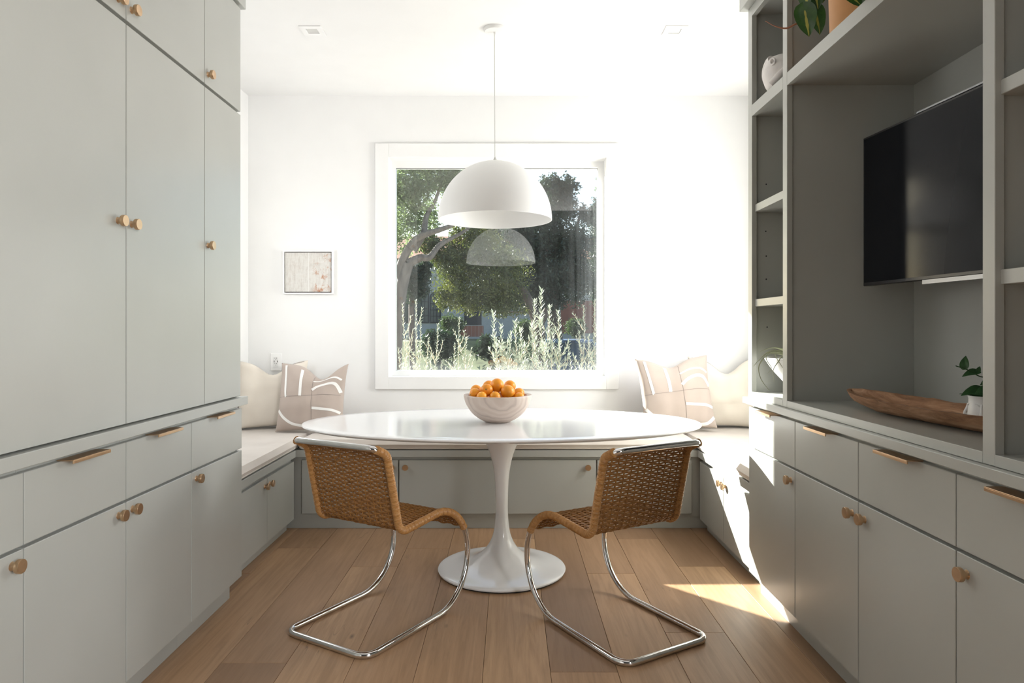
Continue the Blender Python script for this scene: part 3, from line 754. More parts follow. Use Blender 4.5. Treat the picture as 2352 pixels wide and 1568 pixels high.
# ------------------------------------------------------------------ pendant and ceiling lights
PX, PY, PZ = -.078, 3.600, 1.772
pd = root('pendant_lamp', (PX, PY, PZ), 'white dome pendant lamp hanging over the table', 'lamp')
ro = .300; hh = .310
so_ = [(ro * math.cos(a), hh * math.sin(a)) for a in [PI / 2 * k / 20 for k in range(20)]] + [(.006, hh)]
si_ = [((ro - .005) * math.cos(a), (hh - .005) * math.sin(a)) for a in [PI / 2 * k / 20 for k in range(20)]] + [(.006, hh - .005)]
lpart('lamp_shade', lathe(so_ + si_[::-1] + [so_[0]], 72), M['shade_white'], pd)
lpart('cord', tube([(0, 0, hh + .02), (-.003, 0, ZC - PZ - .03)], .0022, 8), M['cord'], pd)
lpart('cord_grip', lathe([(0, hh), (.010, hh), (.009, hh + .012), (.004, hh + .022), (0, hh + .022)], 16), M['cord'], pd)
lpart('ceiling_canopy', lathe([(0, ZC - PZ - .0005), (.058, ZC - PZ - .0005), (.058, ZC - PZ - .012), (.054, ZC - PZ - .018), (.008, ZC - PZ - .020), (.006, ZC - PZ - .034), (0, ZC - PZ - .034)], 32), M['shade_white'], pd)
lpart('bulb_holder', lathe([(0, hh - .006), (.022, hh - .006), (.022, hh - .07), (.0, hh - .07)], 20), M['shade_white'], pd)
lpart('bulb', lathe([(0, hh - .071), (.012, hh - .072), (.03, hh - .11), (.03, hh - .13), (.018, hh - .155), (0, hh - .16)], 20), M['ceramic'], pd)
for px, lab in ((718, 'square recessed ceiling downlight left of the pendant'), (1550, 'square recessed ceiling downlight right of the pendant')):
    d = 3.62; x = (px - VX) * d / F; rt = root('downlight', (x, d, ZC - .004), lab, 'downlight', 'recessed ceiling lights')
    bm = bmesh.new(); q = .058
    for a in ((-q, -.030, -q, q), (.030, q, -q, q), (-.030, .030, -q, -.030), (-.030, .030, .030, q)): add_box(bm, a[0], a[1], a[2], a[3], -.002, .0035)
    lpart('trim_plate', bm, M['trim'], rt, smooth=False)
    lpart('aperture', box(-.0295, .0295, -.0295, .0295, .0015, .0035), M['cord'], rt, smooth=False)

# ------------------------------------------------------------------ wall things
ax0, ax1, az0, az1 = [(653 - VX) * 4.61 / F, (762 - VX) * 4.61 / F, CH - (672 - VY) * 4.61 / F, CH - (578 - VY) * 4.61 / F]
ar = root('framed_painting', ((ax0 + ax1) / 2, YB - .001, az0), 'small abstract painting in white and rust in a thin white frame', 'painting')
part('canvas', box(ax0 + .006, ax1 - .006, YB - .030, YB - .003, az0 + .006, az1 - .006), M['paint'], ar)
part('gap_backing', box(ax0, ax1, YB - .0028, YB - .0012, az0, az1), M['seam'], ar)
part('frame', ring(ax0, ax1, az0, az1, ax0 - .008, ax1 + .008, az0 - .008, az1 + .008, YB - .036, YB - .001), M['trim'], ar)
ox, oz = (634 - VX) * 4.635 / F, CH - (831 - VY) * 4.635 / F
ol = root('wall_outlet', (ox, YB - .0035, oz), 'white wall outlet with USB ports above the left pillows', 'outlet')
part('cover_plate', box(ox - .038, ox + .038, YB - .007, YB - .0005, oz - .060, oz + .060, .002), M['trim'], ol)
part('socket_face', box(ox - .017, ox + .017, YB - .0095, YB - .0071, oz - .034, oz + .034, .001), M['ceramic'], ol)
for dx, dz, w2_, h2_ in ((-.006, .026, .001, .004), (.006, .026, .001, .004), (0, .0165, .002, .002), (-.0105, .004, .002, .006), (.0105, .004, .002, .006), (-.006, -.010, .001, .004), (.006, -.010, .001, .004), (0, -.021, .002, .002)):
    part('slot', box(ox + dx - w2_, ox + dx + w2_, YB - .0102, YB - .0096, oz + dz - h2_, oz + dz + h2_), M['dark'], ol)

# ------------------------------------------------------------------ television
tv = root('television', (1.346, 2.600, 1.3625), 'large black flat television on an arm in the dark niche', 'television', rz=R(5.1))
# local: +(-y) runs toward the camera, x is depth into the niche
W_, H_ = .965, .562
lpart('bezel', box(.0, .030, -W_, 0, 0, H_, .002), M['tv_black'], tv, smooth=False)
lpart('screen', box(-.0012, -.0002, -W_ + .008, -.008, .012, H_ - .008), M['screen'], tv, smooth=False)
lpart('top_strip', box(-.002, .010, -W_, -.30, H_ + .0003, H_ + .006), M['silver'], tv, smooth=False)
lpart('bottom_strip', box(-.004, .004, -W_, -.33, -.014, -.0003), M['silver'], tv, smooth=False)
lpart('rear_housing', box(.0305, .055, -.80, -.16, .06, .40, .004), M['tv_black'], tv, smooth=False)
mn = lpart('wall_mount', box(.0555, .075, -.60, -.36, .12, .34, .002), M['tv_black'], tv, smooth=False)
lpart('mount_arm', tube([(.076, -.48, .23), (.155, -.50, .23)], .014, 10), M['tv_black'], mn)

# ------------------------------------------------------------------ tray and small pot
def tray():
    bm = bmesh.new(); L = .92; N = 40; rings_o = []
    def sec(tt, inner):
        env = (1 - abs(tt) ** 2.6) ** .75
        hw_ = .010 + .105 * env; hgt = .052 + .012 * tt * tt + .004 * noise.noise(Vector((tt * 7, 1, 0)))
        lift = .026 * max(0, abs(tt) - .55) / .45
        row = []
        K = 10
        for k in range(K + 1):
            a = -1 + 2 * k / K; x = hw_ * a; z = lift + (hgt - lift) * max(abs(a) ** 2.4, max(0, (abs(tt) - .90) / .10) ** 1.5)
            if inner: x *= .80; z = max(lift + .020, min(hgt - .001, .020 + lift + (hgt - .02 - lift) * abs(a) ** 2.6))
            n_ = .0035 * noise.noise(Vector((tt * 9, a * 3, 2)))
            row.append((x + (n_ if abs(a) > .5 and abs(tt) < .9 else 0), tt * L / 2 * (.97 if inner else 1), max(z, 0.0) + (abs(n_) if abs(a) > .3 else 0)))
        return row
    O = [[bm.verts.new(p) for p in sec(-1 + 2 * i / N, False)] for i in range(N + 1)]
    I = [[bm.verts.new(p) for p in sec(-1 + 2 * i / N, True)] for i in range(N + 1)]
    for G in (O, I):
        for a, c in zip(G[:-1], G[1:]):
            for k in range(10): bm.faces.new((a[k], a[k + 1], c[k + 1], c[k]))
    for i in range(N):
        for k in (0, 10): bm.faces.new((O[i][k], O[i + 1][k], I[i + 1][k], I[i][k]))
    for i in (0, N):
        for k in range(10): bm.faces.new((O[i][k], O[i][k + 1], I[i][k + 1], I[i][k]))
    return bm
me = finish(tray(), 'wooden_tray'); smooth_angle(me, 50); o = link('wooden_tray', me, M['tray']); o.location = (1.285, 2.03, ZB + .0005); o.rotation_euler = (0, 0, R(5))
tag(o, 'long carved brown wooden dough tray on the niche counter', 'tray')
PPX, PPY, PPZ = 1.312, 1.895, .9402
pt_ = root('potted_plant', (PPX, PPY, PPZ), 'small trailing plant in a white pot moulded with faces', 'plant')
po = [(0, 0), (.030, 0), (.034, .004), (.036, .020), (.0335, .045), (.0330, .066), (.0345, .070), (.0345, .074), (.031, .074), (.030, .060), (0, .060)]
pot = lpart('pot', lathe(po, 40), M['ceramic'], pt_)
for a in (R(-128), R(-218), R(-38)):
    c_, s_ = math.cos(a), math.sin(a); bm = bmesh.new()
    nose = [(.0335, .052, .002), (.036, .040, .003), (.0405, .028, .0042), (.0415, .0235, .005), (.036, .021, .003)]
    add_tube(bm, [(r_ * c_, r_ * s_, z_) for r_, z_, _ in nose], [q_ for _, _, q_ in nose], 8)
    lpart('nose', bm, M['ceramic'], pot)
    bm = bmesh.new(); lp = [(.0352, .013), (.0372, .0145), (.0352, .016)]
    add_tube(bm, [(.0362 * math.cos(a + k * .07), .0362 * math.sin(a + k * .07), .0125 + .001 * abs(k)) for k in (-3, -2, -1, 0, 1, 2, 3)], [.001, .0022, .003, .0026, .003, .0022, .001], 8); lpart('lips', bm, M['ceramic'], pot)
    for sd in (-1, 1):
        bm = bmesh.new(); add_tube(bm, [(.0338 * math.cos(a + sd * q_), .0338 * math.sin(a + sd * q_), .046 + .006 * math.sin((q_ - .12) * 5)) for q_ in (.12, .22, .32, .42, .52)], [.0018, .0022, .002, .0016, .0008], 6); lpart('brow', bm, M['ceramic'], pot)

def leaf_mesh(name, L, Wd, heart=.0, cup=.12, droop=.25, band=0.0, mat=None):
    """leaf along +y from the stem, faces +z; optional side lobes behind the stem"""
    bm = bmesh.new(); N = 12; rows = []
    for i in range(N + 1):
        t_ = i / N
        wd = Wd * (math.sin(PI * min(1, t_ ** .62)) ** .85) * (1 - .15 * t_) + .0004
        y = L * t_; row = []
        for k in range(-4, 5):
            a = k / 4; yy = y - heart * L * (abs(a) ** 1.3) * (1 - t_) ** 2 * (1 if t_ < .6 else .3)
            x = a * wd; z = cup * wd * (abs(a) ** 1.5) - droop * L * t_ ** 2 + .012 * L * math.sin(a * 5 + t_ * 9)
            row.append(bm.verts.new((x, yy, z)))
        rows.append(row)
    for a, c in zip(rows[:-1], rows[1:]):
        for k in range(8):
            bm.faces.new((a[k], a[k + 1], c[k + 1], c[k]))
    if band:
        for f in list(bm.faces):
            pass
    me = finish(bm, name); smooth_angle(me, 80); me.materials.append(mat); return me
def band_mesh(name, L, wd, cup, droop, Wd, mat):
    bm = bmesh.new(); rows = []
    for i in range(13):
        t_ = i / 12; w_ = wd * (math.sin(PI * (.12 + .86 * t_))) * (.7 + .5 * noise.noise(Vector((t_ * 6, 0, 0)))) + .0003
        rows.append([bm.verts.new((a * w_, L * t_ * .99, cup * Wd * (abs(a) * w_ / Wd) ** 1.5 - droop * L * t_ ** 2 + .0006 + .012 * L * math.sin(a * w_ / Wd * 5 + t_ * 9))) for a in (-1, 0, 1)])
    for a, c in zip(rows[:-1], rows[1:]):
        for k in range(2): bm.faces.new((a[k], a[k + 1], c[k + 1], c[k]))
    me = finish(bm, name); smooth_angle(me, 80); me.materials.append(mat); return me
def orient(o, base, tip_dir, normal):
    y = Vector(tip_dir).normalized(); z = Vector(normal); z = (z - y * z.dot(y)).normalized(); x = y.cross(z)
    m = Matrix((x, y, z)).transposed().to_4x4(); m.translation = base
    o.matrix_parent_inverse = Matrix.Identity(4); o.matrix_local = m
POTHOS = leaf_mesh('leaf', .060, .019, .15, .25, .25, mat=M['pothos'])
def pleaf(parent, me, base, tipd, nrm, sc=1.0, sub=None):
    o = bpy.data.objects.new('leaf', me); COL.objects.link(o); o.parent = parent; orient(o, Vector(base), tipd, nrm); o.scale = (sc, sc, sc)
    if sub:
        s_ = bpy.data.objects.new('variegation', sub); COL.objects.link(s_); s_.parent = o
    return o
def rel(px, py, d, loc): return at(px, py, d) - Vector(loc)
loc = (PPX, PPY, PPZ)
st = [Vector((0, 0, .06)), rel(2275, 870, 1.88, loc), rel(2266, 866, 1.87, loc), rel(2250, 864, 1.86, loc), rel(2222, 849, 1.84, loc), rel(2195, 840, 1.83, loc)]
lpart('stem', tube(catmull(st, 4), [.0016] * (len(catmull(st, 4))), 6), M['pothos'], pt_)
pleaf(pt_, POTHOS, rel(2212, 845, 1.84, loc), (.35, .1, .9), (-.3, -1, .2), .62)
pleaf(pt_, POTHOS, rel(2246, 853, 1.85, loc), (-1, -.1, -.12), (-.1, -.6, 1), .72)
pleaf(pt_, POTHOS, rel(2244, 854, 1.85, loc), (.5, .1, .6), (.0, -1, .3), .35)
pleaf(pt_, POTHOS, rel(2262, 896, 1.87, loc), (-1, -.2, .02), (-.1, -.5, 1), 1.15)
pleaf(pt_, POTHOS, rel(2275, 893, 1.84, loc), (-1, -.3, -.05), (-.1, -.7, 1), .8)
pleaf(pt_, POTHOS, rel(2272, 872, 1.87, loc), (-.6, -.2, -.25), (0, -1, .5), .5)
pleaf(pt_, POTHOS, rel(2272, 940, 1.80, loc), (-.45, -.4, -1), (-.2, -1, .3), .75)
for k in range(5): pleaf(pt_, POTHOS, (0.005 * math.cos(k), .005 * math.sin(k), .066), (math.cos(k * 1.2 - .6), math.sin(k * 1.2 - .6), .5), (0, 0, 1), .9)

# ------------------------------------------------------------------ far shelf: white bowl with an air plant
ABX, ABY = 1.243, 2.893
ab = root('planter_bowl', (ABX, ABY, ZB + .0005), 'white round-bottomed bowl with a silvery air plant on the low shelf', 'plant')
pb_ = [(0, 0), (.026, 0.0), (.050, .022), (.084, .062), (.122, .105), (.150, .146), (.156, .158), (.151, .158), (.118, .108), (.080, .066), (.04, .032), (0, .03)]
lpart('bowl', lathe([(p.x, p.y) for p in catmull([(a, c, 0) for a, c in pb_[1:8]], 3)] + pb_[8:], 48), M['ceramic'], ab)
lpart('moss_fill', lathe([(0, .150), (.08, .152), (.137, .140), (.115, .112), (0, .11)], 24), M['soil'], ab)
loc = (ABX, ABY, ZB + .0005)
def strand(pts, r0=.0048):
    q = catmull(pts, 6); n_ = len(q); bm = bmesh.new(); add_tube(bm, q, [r0 * (1 - .85 * i / (n_ - 1)) for i in range(n_)], 6)
    lpart('leaf', bm, M['airplant'], ab)
c_ = Vector((0, 0, .150))
strand([c_, rel(1790, 806, 2.83, loc), rel(1765, 808, 2.80, loc), rel(1745, 825, 2.78, loc), rel(1730, 842, 2.77, loc)])
strand([c_, rel(1785, 808, 2.82, loc), rel(1762, 815, 2.79, loc), rel(1743, 840, 2.77, loc), rel(1748, 870, 2.765, loc), rel(1768, 897, 2.765, loc)])
strand([c_, rel(1795, 802, 2.86, loc), rel(1770, 799, 2.85, loc), rel(1745, 808, 2.84, loc)])
strand([c_, rel(1787, 812, 2.80, loc), rel(1762, 814, 2.775, loc), rel(1761, 827, 2.765, loc), rel(1772, 845, 2.757, loc), rel(1763, 857, 2.755, loc)], .0036)
strand([c_, rel(1800, 818, 2.77, loc), rel(1788, 830, 2.75, loc), rel(1776, 850, 2.745, loc), rel(1778, 877, 2.745, loc)], .0036)
strand([c_, rel(1788, 812, 2.79, loc), rel(1783, 820, 2.765, loc), rel(1795, 840, 2.75, loc), rel(1806, 856, 2.745, loc)], .0036)
for k in range(9):
    a = 2 * PI * k / 9 + .2
    strand([c_, c_ + Vector((.05 * math.cos(a), .05 * math.sin(a), .035)), c_ + Vector((.095 * math.cos(a), .095 * math.sin(a), .03 + .02 * (k % 3)))])
strand([c_, rel(1806, 798, 2.86, loc), rel(1800, 788, 2.86, loc)])

# white knot vase on the upper far shelf
vz = root('knot_vase', (1.165, 2.905, ZS1 + .0002), 'white lumpy sculptural vase on the top far shelf', 'vase')
lpart('vase_body', lathe([(p.x, p.y) for p in catmull([(a, c, 0) for a, c in [(.034, 0), (.062, .012), (.080, .05), (.083, .095), (.068, .135), (.045, .150), (.030, .152), (.022, .144)]], 4)] + [(.0, .13)], 36), M['matte_ceramic'], vz)
for ph, zz in ((0.0, 0), (2.1, .01), (4.2, 0)):
    pts = [(.079 * math.cos(ph + a) * (1 - .5 * (q_ / 5) ** 3), .079 * math.sin(ph + a) * (1 - .5 * (q_ / 5) ** 3), .02 + .026 * q_ + zz) for q_, a in ((0, -.5), (1, -.1), (2, .25), (3, .5), (3.8, .8), (4.1, 1.25))]
    lpart('knot_strand', tube(catmull(pts, 4), .017, 10), M['matte_ceramic'], vz)
lpart('eye_ring', tube([(.084 * math.cos(R(218) + .12 * math.cos(a)), .084 * math.sin(R(218) + .12 * math.cos(a)), .112 + .013 * math.sin(a)) for a in [2 * PI * k / 14 for k in range(14)]], .0045, 8, True), M['matte_ceramic'], vz)

# philodendron in a tan pot on the upper shelf
FX_, FY_ = 1.232, 2.345
ph = root('potted_philodendron', (FX_, FY_, ZS1 + .0002), 'trailing philodendron in a tan terracotta pot on the top shelf', 'plant')
lpart('pot', lathe([(0, 0), (.118, 0), (.121, .003), (.127, .235), (.127, .24), (.119, .24), (.113, .20), (0, .20)], 56), M['terracotta'], ph)
lpart('soil', lathe([(0, .212), (.112, .208), (.110, .2005)], 24), M['soil'], ph)
loc = (FX_, FY_, ZS1 + .0002); LL, LW, LC, LD = .084, .036, .18, .10
PL = leaf_mesh('leaf', LL, LW, .36, LC, LD, mat=M['phil']); PB = band_mesh('variegation', LL, .0055, LC, LD, LW, M['phil_y'])
vn = catmull([(0, 0, .21), (-.07, -.07, .26), rel(1905, -60, 2.20, loc), rel(1872, -10, 2.19, loc), rel(1868, 26, 2.19, loc), rel(1845, 50, 2.19, loc), rel(1828, 55, 2.19, loc), rel(1806, 65, 2.185, loc), rel(1780, 60, 2.18, loc), rel(1758, 48, 2.18, loc)], 5)
lpart('vine', tube(vn, [.0030 if i < len(vn) - 12 else .0030 * max(.35, (len(vn) - i) / 12) for i in range(len(vn))], 8), M['vine'], ph)
for px, py, tip, nrm, sc, dd in ((1848, 24, (.18, -.02, -1), (-.35, -1, .15), .98, 2.17), (1872, 24, (.28, .02, -1), (.1, -1, .2), .92, 2.20), (1868, -38, (.22, 0, -1), (-.15, -1, .1), .98, 2.18),
                                 (1852, -30, (-.02, 0, -1), (-1, -.55, .2), .9, 2.175), (1886, -55, (.15, 0, -1), (.5, -1, .2), 1.0, 2.20)):
    pleaf(ph, PL, rel(px, py, dd, loc), tip, nrm, sc, PB)
vn2 = catmull([(0, 0, .21), (-.04, -.11, .255), rel(1975, -60, 2.155, loc), rel(1962, -22, 2.15, loc)], 5)
lpart('vine', tube(vn2, .0026, 8), M['vine'], ph)
for px, py, tip, nrm, sc in ((1945, -18, (.8, -.1, -.75), (-.6, -1, .8), .8), (1972, -40, (.12, 0, -1), (-.6, -.8, .2), .95)):
    pleaf(ph, PL, rel(px, py, 2.15, loc), tip, nrm, sc, PB)
for k in range(12):
    a = k * .9; c_ = Vector((.05 * math.cos(a), .05 * math.sin(a), .22 + .02 * (k % 3)))
    tp = Vector((math.cos(a), math.sin(a), .5 + .3 * (k % 2))); b_ = c_ + tp.normalized() * .05
    lpart('stalk', tube([(c_.x * .3, c_.y * .3, .20), c_, b_], .0018, 6), M['vine'], ph); pleaf(ph, PL, b_, (tp.x, tp.y, .1), (-tp.x * .2, -tp.y * .2, 1), .95, PB)

# ------------------------------------------------------------------ outdoors
SG = -0.45
struct('added_sun_screen', box(-4.3, -4.0, 1.0, 7.2, SG, 4.4), M['stucco'])  # added unseen screen keeping sun out of the left nook opening
def ground(name, pts, mat):
    bm = bmesh.new(); rows = [[bm.verts.new((x, y, z)) for x in (-40, -20, -8, 0, 8, 20, 40)] for y, z in pts]
    for a, c in zip(rows[:-1], rows[1:]):
        for k in range(6): bm.faces.new((a[k], a[k + 1], c[k + 1], c[k]))
    bm2 = bm
    o = link(name, finish(bm2, name), mat); o['kind'] = 'structure'; return o
ground('front_garden', [(4.84, SG), (8.6, SG)], M['soil'])
ground('near_sidewalk', [(8.6, SG + .01), (10.2, SG + .01)], M['concrete'])
ground('street', [(10.2, SG - .08), (19.8, SG - .08)], M['asphalt'])
ground('kerb', [(19.8, SG - .08), (19.81, SG + .06), (21.2, SG + .06)], M['concrete'])
ground('far_lawn', [(21.2, SG + .06), (24.5, .75), (60, .95)], M['lawn'])

def leaves_mesh(name, clusters, size, rng, aspect=.55):
    allv = []
    for c, r_, n_ in clusters:
        n_ = int(n_ * 1.25); ns = max(6, n_ // 45)                       # twigs, each carrying a tuft of leaves
        u = rng.normal(size=(ns, 3)); u /= np.linalg.norm(u, axis=1)[:, None]
        rr = rng.uniform(.1, 1, ns) ** .5
        tw = np.array(c)[None] + u * np.array(r_)[None] * rr[:, None]
        p = tw[rng.integers(0, ns, n_)] + rng.normal(size=(n_, 3)) * min(.16, .17 * float(np.mean(r_)))
        a = rng.normal(size=(n_, 3)); a /= np.linalg.norm(a, axis=1)[:, None]
        b_ = rng.normal(size=(n_, 3)); b_ -= a * (a * b_).sum(1)[:, None]; b_ /= np.linalg.norm(b_, axis=1)[:, None]
        s_ = size * rng.uniform(.6, 1.25, n_)[:, None]
        q = np.stack([p - a * s_, p + b_ * s_ * aspect * .6, p + a * s_, p - b_ * s_ * aspect * .6], 1)
        allv.append(q.reshape(-1, 3))
    V = np.concatenate(allv).astype(np.float32); n_ = len(V) // 4
    me = bpy.data.meshes.new(name); me.vertices.add(len(V)); me.vertices.foreach_set('co', V.ravel())
    me.loops.add(len(V)); me.loops.foreach_set('vertex_index', np.arange(len(V), dtype=np.int32))
    me.polygons.add(n_); me.polygons.foreach_set('loop_start', np.arange(0, len(V), 4, dtype=np.int32)); me.polygons.foreach_set('loop_total', np.full(n_, 4, dtype=np.int32))
    me.update(); me.validate(); return me
def tree(name, base, label, trunk, branches, clusters, size, lmat, bmat, seed, group='trees across the front garden'):
    rt = root(name, base, label, 'tree', group); rng = np.random.default_rng(seed); B0 = Vector(base)
    q = catmull([Vector(p) - B0 for p, _ in trunk], 4); rq = np.interp(np.linspace(0, len(trunk) - 1, len(q)), range(len(trunk)), [r_ for _, r_ in trunk])
    lpart('trunk', tube(q, list(map(float, rq)), 10), bmat, rt)
    for br in branches:
        q = catmull([Vector(p) - B0 for p, _ in br], 4); rq = np.interp(np.linspace(0, len(br) - 1, len(q)), range(len(br)), [r_ for _, r_ in br])
        lpart('branch', tube(q, list(map(float, rq)), 8), bmat, rt)
    cl = [(tuple(Vector(c) - B0), r_, n_) for c, r_, n_ in clusters]
    o = link('foliage', leaves_mesh('foliage', cl, size, rng), lmat, rt); o['kind'] = 'stuff'
    return rt
def cl(px, py, d, rx, ry, n, rd=None):
    u = d / F; return (tuple(at(px, py, d)), (rx * u, (rd if rd else (rx + ry) / 2 * u), ry * u), n)
# left: pale street tree with forked grey limbs
D = 9.2
tree('street_tree', (-1.62, D, SG), 'pale green tree with forked grey limbs at the left of the window view',
     [((-1.62, D, SG), .12), (at(908, 760, D), .105), (at(922, 660, D), .085), (at(938, 605, D), .07)],
     [[(at(925, 650, D), .07), (at(920, 610, D), .06), (at(957, 549, D - .1), .05), (at(1024, 523, D - .3), .03), (at(1075, 500, D - .3), .015)],
      [(at(938, 605, D), .065), (at(965, 592, D), .05), (at(987, 590, D), .045), (at(1013, 560, D + .1), .035), (at(1072, 527, D + .2), .02), (at(1110, 480, D + .2), .012)],
      [(at(950, 575, D), .05), (at(972, 538, D), .045), (at(979, 497, D + .1), .035), (at(1000, 460, D + .2), .025), (at(1020, 400, D + .2), .015)]],
     [cl(940, 420, D, 60, 50, 3600), cl(1020, 400, D + .3, 70, 45, 3600), cl(960, 490, D + .4, 60, 45, 2400), cl(1080, 430, D + .5, 60, 60, 2600), cl(920, 540, D + .3, 40, 50, 1100), cl(1010, 340, D, 120, 40, 4000),
      cl(880, 470, D, 60, 110, 2600)],
     .030, M['leaf_pale'], M['bark'], 1)
D = 12.5
tree('garden_tree', (-1.75, D, SG), 'small leafy tree in front of the house arch window', [((-1.75, D, SG), .07), (at(945, 700, D), .05), (at(955, 640, D), .03)], [],
     [cl(955, 655, D, 32, 38, 2600), cl(930, 625, D, 25, 30, 1200), cl(975, 620, D, 22, 22, 900)], .036, M['leaf_dark'], M['bark_dark'], 2)
D = 14.0
tree('oak_tree', (.62, D, SG), 'yellow-green tree in the middle of the window view', [((.62, D, SG), .16), (at(1237, 760, D), .14), (at(1225, 715, D), .11), (at(1200, 660, D), .07)],
     [[(at(1232, 750, D), .11), (at(1250, 725, D), .08), (at(1256, 708, D), .05)], [(at(1205, 670, D), .06), (at(1150, 620, D), .04), (at(1090, 600, D), .02)]],
     [cl(1060, 620, D, 60, 55, 4200), cl(1110, 580, D, 60, 50, 3600), cl(1040, 680, D - .4, 40, 35, 1900), cl(1090, 690, D, 50, 32, 1900), cl(1150, 640, D, 70, 60, 4600), cl(1080, 545, D, 55, 40, 2600), cl(1160, 700, D, 60, 25, 1700), cl(1020, 580, D, 36, 34, 1700), cl(985, 560, D, 36, 30, 1300)],
     .040, M['leaf_mid'], M['bark_dark'], 3)
D = 17.0
tree('oak_tree', (1.25, D, SG), 'dark dense tree at the right of the window view', [((1.25, D, SG), .2), (at(1275, 760, D), .18), (at(1270, 700, D), .14), (at(1270, 560, D), .08)],
     [[(at(1270, 690, D), .1), (at(1310, 600, D), .07), (at(1330, 500, D), .03)], [(at(1270, 640, D), .09), (at(1210, 560, D), .06), (at(1200, 480, D), .03)]],
     [cl(1270, 480, D, 55, 55, 5200), cl(1300, 430, D, 28, 28, 1300), cl(1265, 425, D, 30, 22, 1000), cl(1230, 540, D, 60, 60, 5200), cl(1310, 560, D, 48, 55, 4200), cl(1260, 620, D, 70, 60, 6500), cl(1320, 650, D, 50, 50, 3600),
      cl(1200, 640, D, 60, 60, 5000), cl(1230, 690, D, 70, 28, 3000), cl(1180, 580, D, 50, 60, 3600), cl(1150, 560, D + .5, 60, 70, 3600), cl(1345, 490, D, 20, 30, 700)],
     .052, M['leaf_dark'], M['bark_dark'], 4)
D = 24.0
tree('cypress_tree', (3.1, D, .7), 'thin dark cypress at the right edge of the window view', [((3.1, D, .7), .1), (at(1366, 500, D), .05)], [],
     [cl(1366, 490, D, 7, 35, 900), cl(1368, 560, D, 11, 60, 2200), cl(1370, 640, D, 14, 60, 2200)], .06, M['leaf_dark'], M['bark_dark'], 5)
D = 8.5
tree('street_tree', (1.55, D, SG), 'pale sprays of leaves at the upper right corner of the window', [((1.55, D, SG), .06), (at(1440, 500, D), .04), (at(1420, 400, D), .03)], [[(at(1430, 450, D), .02), (at(1372, 440, D), .008)], [(at(1425, 420, D), .02), (at(1375, 400, D), .008)]],
     [cl(1380, 405, D, 14, 10, 60), cl(1378, 437, D, 14, 8, 60), cl(1400, 400, D, 20, 20, 300), cl(1440, 380, D, 50, 50, 1200), cl(1376, 560, D, 7, 8, 30)], .026, M['leaf_pale'], M['bark'], 6)

# house across the street
HY = 29.0
hs = root('stucco_house', (0, HY, .8), 'pale stucco house with arched windows across the street', 'house')
def hrect(p0, p1, q0, q1, y0, y1):
    a = at(p0, q1, y0); c = at(p1, q0, y0); return box(a.x, c.x, y0, y1, a.z, c.z)
part('wall', box(-6.5, 3.6, HY, HY + 7, .75, 4.2), M['stucco'], hs)
bm = bmesh.new(); p = [bm.verts.new(v_) for v_ in ((-6.9, HY - .4, 4.15), (4.0, HY - .4, 4.15), (4.0, HY + 7.4, 4.15), (-6.9, HY + 7.4, 4.15), (-5, HY + 3.5, 5.6), (2, HY + 3.5, 5.6))]
for f_ in ((0, 1, 5, 4), (2, 3, 4, 5), (1, 2, 5), (3, 0, 4), (3, 2, 1, 0)): bm.faces.new([p[i] for i in f_])
part('roof', bm, M['tile_roof'], hs)
def arch_window(p0, p1, q0, q1, lab):
    a, c = at(p0, q1, HY), at(p1, q0, HY); r_ = (c.x - a.x) / 2; cx = (a.x + c.x) / 2; zt = c.z - r_
    def outline(e): return [(cx - r_ - e, a.z - e), (cx + r_ + e, a.z - e)] + [(cx + (r_ + e) * math.cos(PI * k / 12), zt + (r_ + e) * math.sin(PI * k / 12)) for k in range(13)]
    def slab(e, y0, y1):
        bm = bmesh.new(); ol_ = outline(e); f0 = [bm.verts.new((x, y0, z)) for x, z in ol_]; f1 = [bm.verts.new((x, y1, z)) for x, z in ol_]
        bm.faces.new(f0); bm.faces.new(f1[::-1])
        for k in range(len(ol_)): bm.faces.new((f0[k], f0[(k + 1) % len(ol_)], f1[(k + 1) % len(ol_)], f1[k]))
        return bm
    wnd = part('window', slab(.03, HY - .05, HY - .001), M['dark'], hs); wnd['label'] = lab
    part('pane', slab(-.01, HY - .06, HY - .0505), M['house_glass'], wnd)
    for k in range(1, 3): part('muntin', box(cx - r_ + k * 2 * r_ / 3 - .012, cx - r_ + k * 2 * r_ / 3 + .012, HY - .072, HY - .0605, a.z, zt + r_ * .8), M['dark'], wnd)
    for k in range(1, 5): zz = a.z + k * (zt - a.z) / 4; part('muntin', box(cx - r_, cx + r_, HY - .084, HY - .0725, zz - .012, zz + .012), M['dark'], wnd)
arch_window(989, 1011, 672, 740, 'dark arched window'); arch_window(960, 984, 665, 740, 'pale arched window'); arch_window(930, 951, 672, 740, 'arched window at the left')
part('porch_recess', hrect(1066, 1106, 690, 746, HY - .02, HY - .001), M['dark'], hs)
part('window', hrect(1205, 1240, 695, 716, HY - .03, HY - .001), M['house_glass'], hs)
part('trim_band', hrect(1128, 1275, 715, 718, HY - .08, HY - .001), M['redtrim'], hs)
part('garage_door', hrect(1288, 1372, 690, 765, HY - .05, HY - .001), M['redtrim'], hs)
single('brick_planter_wall', hrect(1056, 1110, 748, 773, 26.5, 26.9), M['brick'], 'low red brick wall in front of the house porch', 'wall')

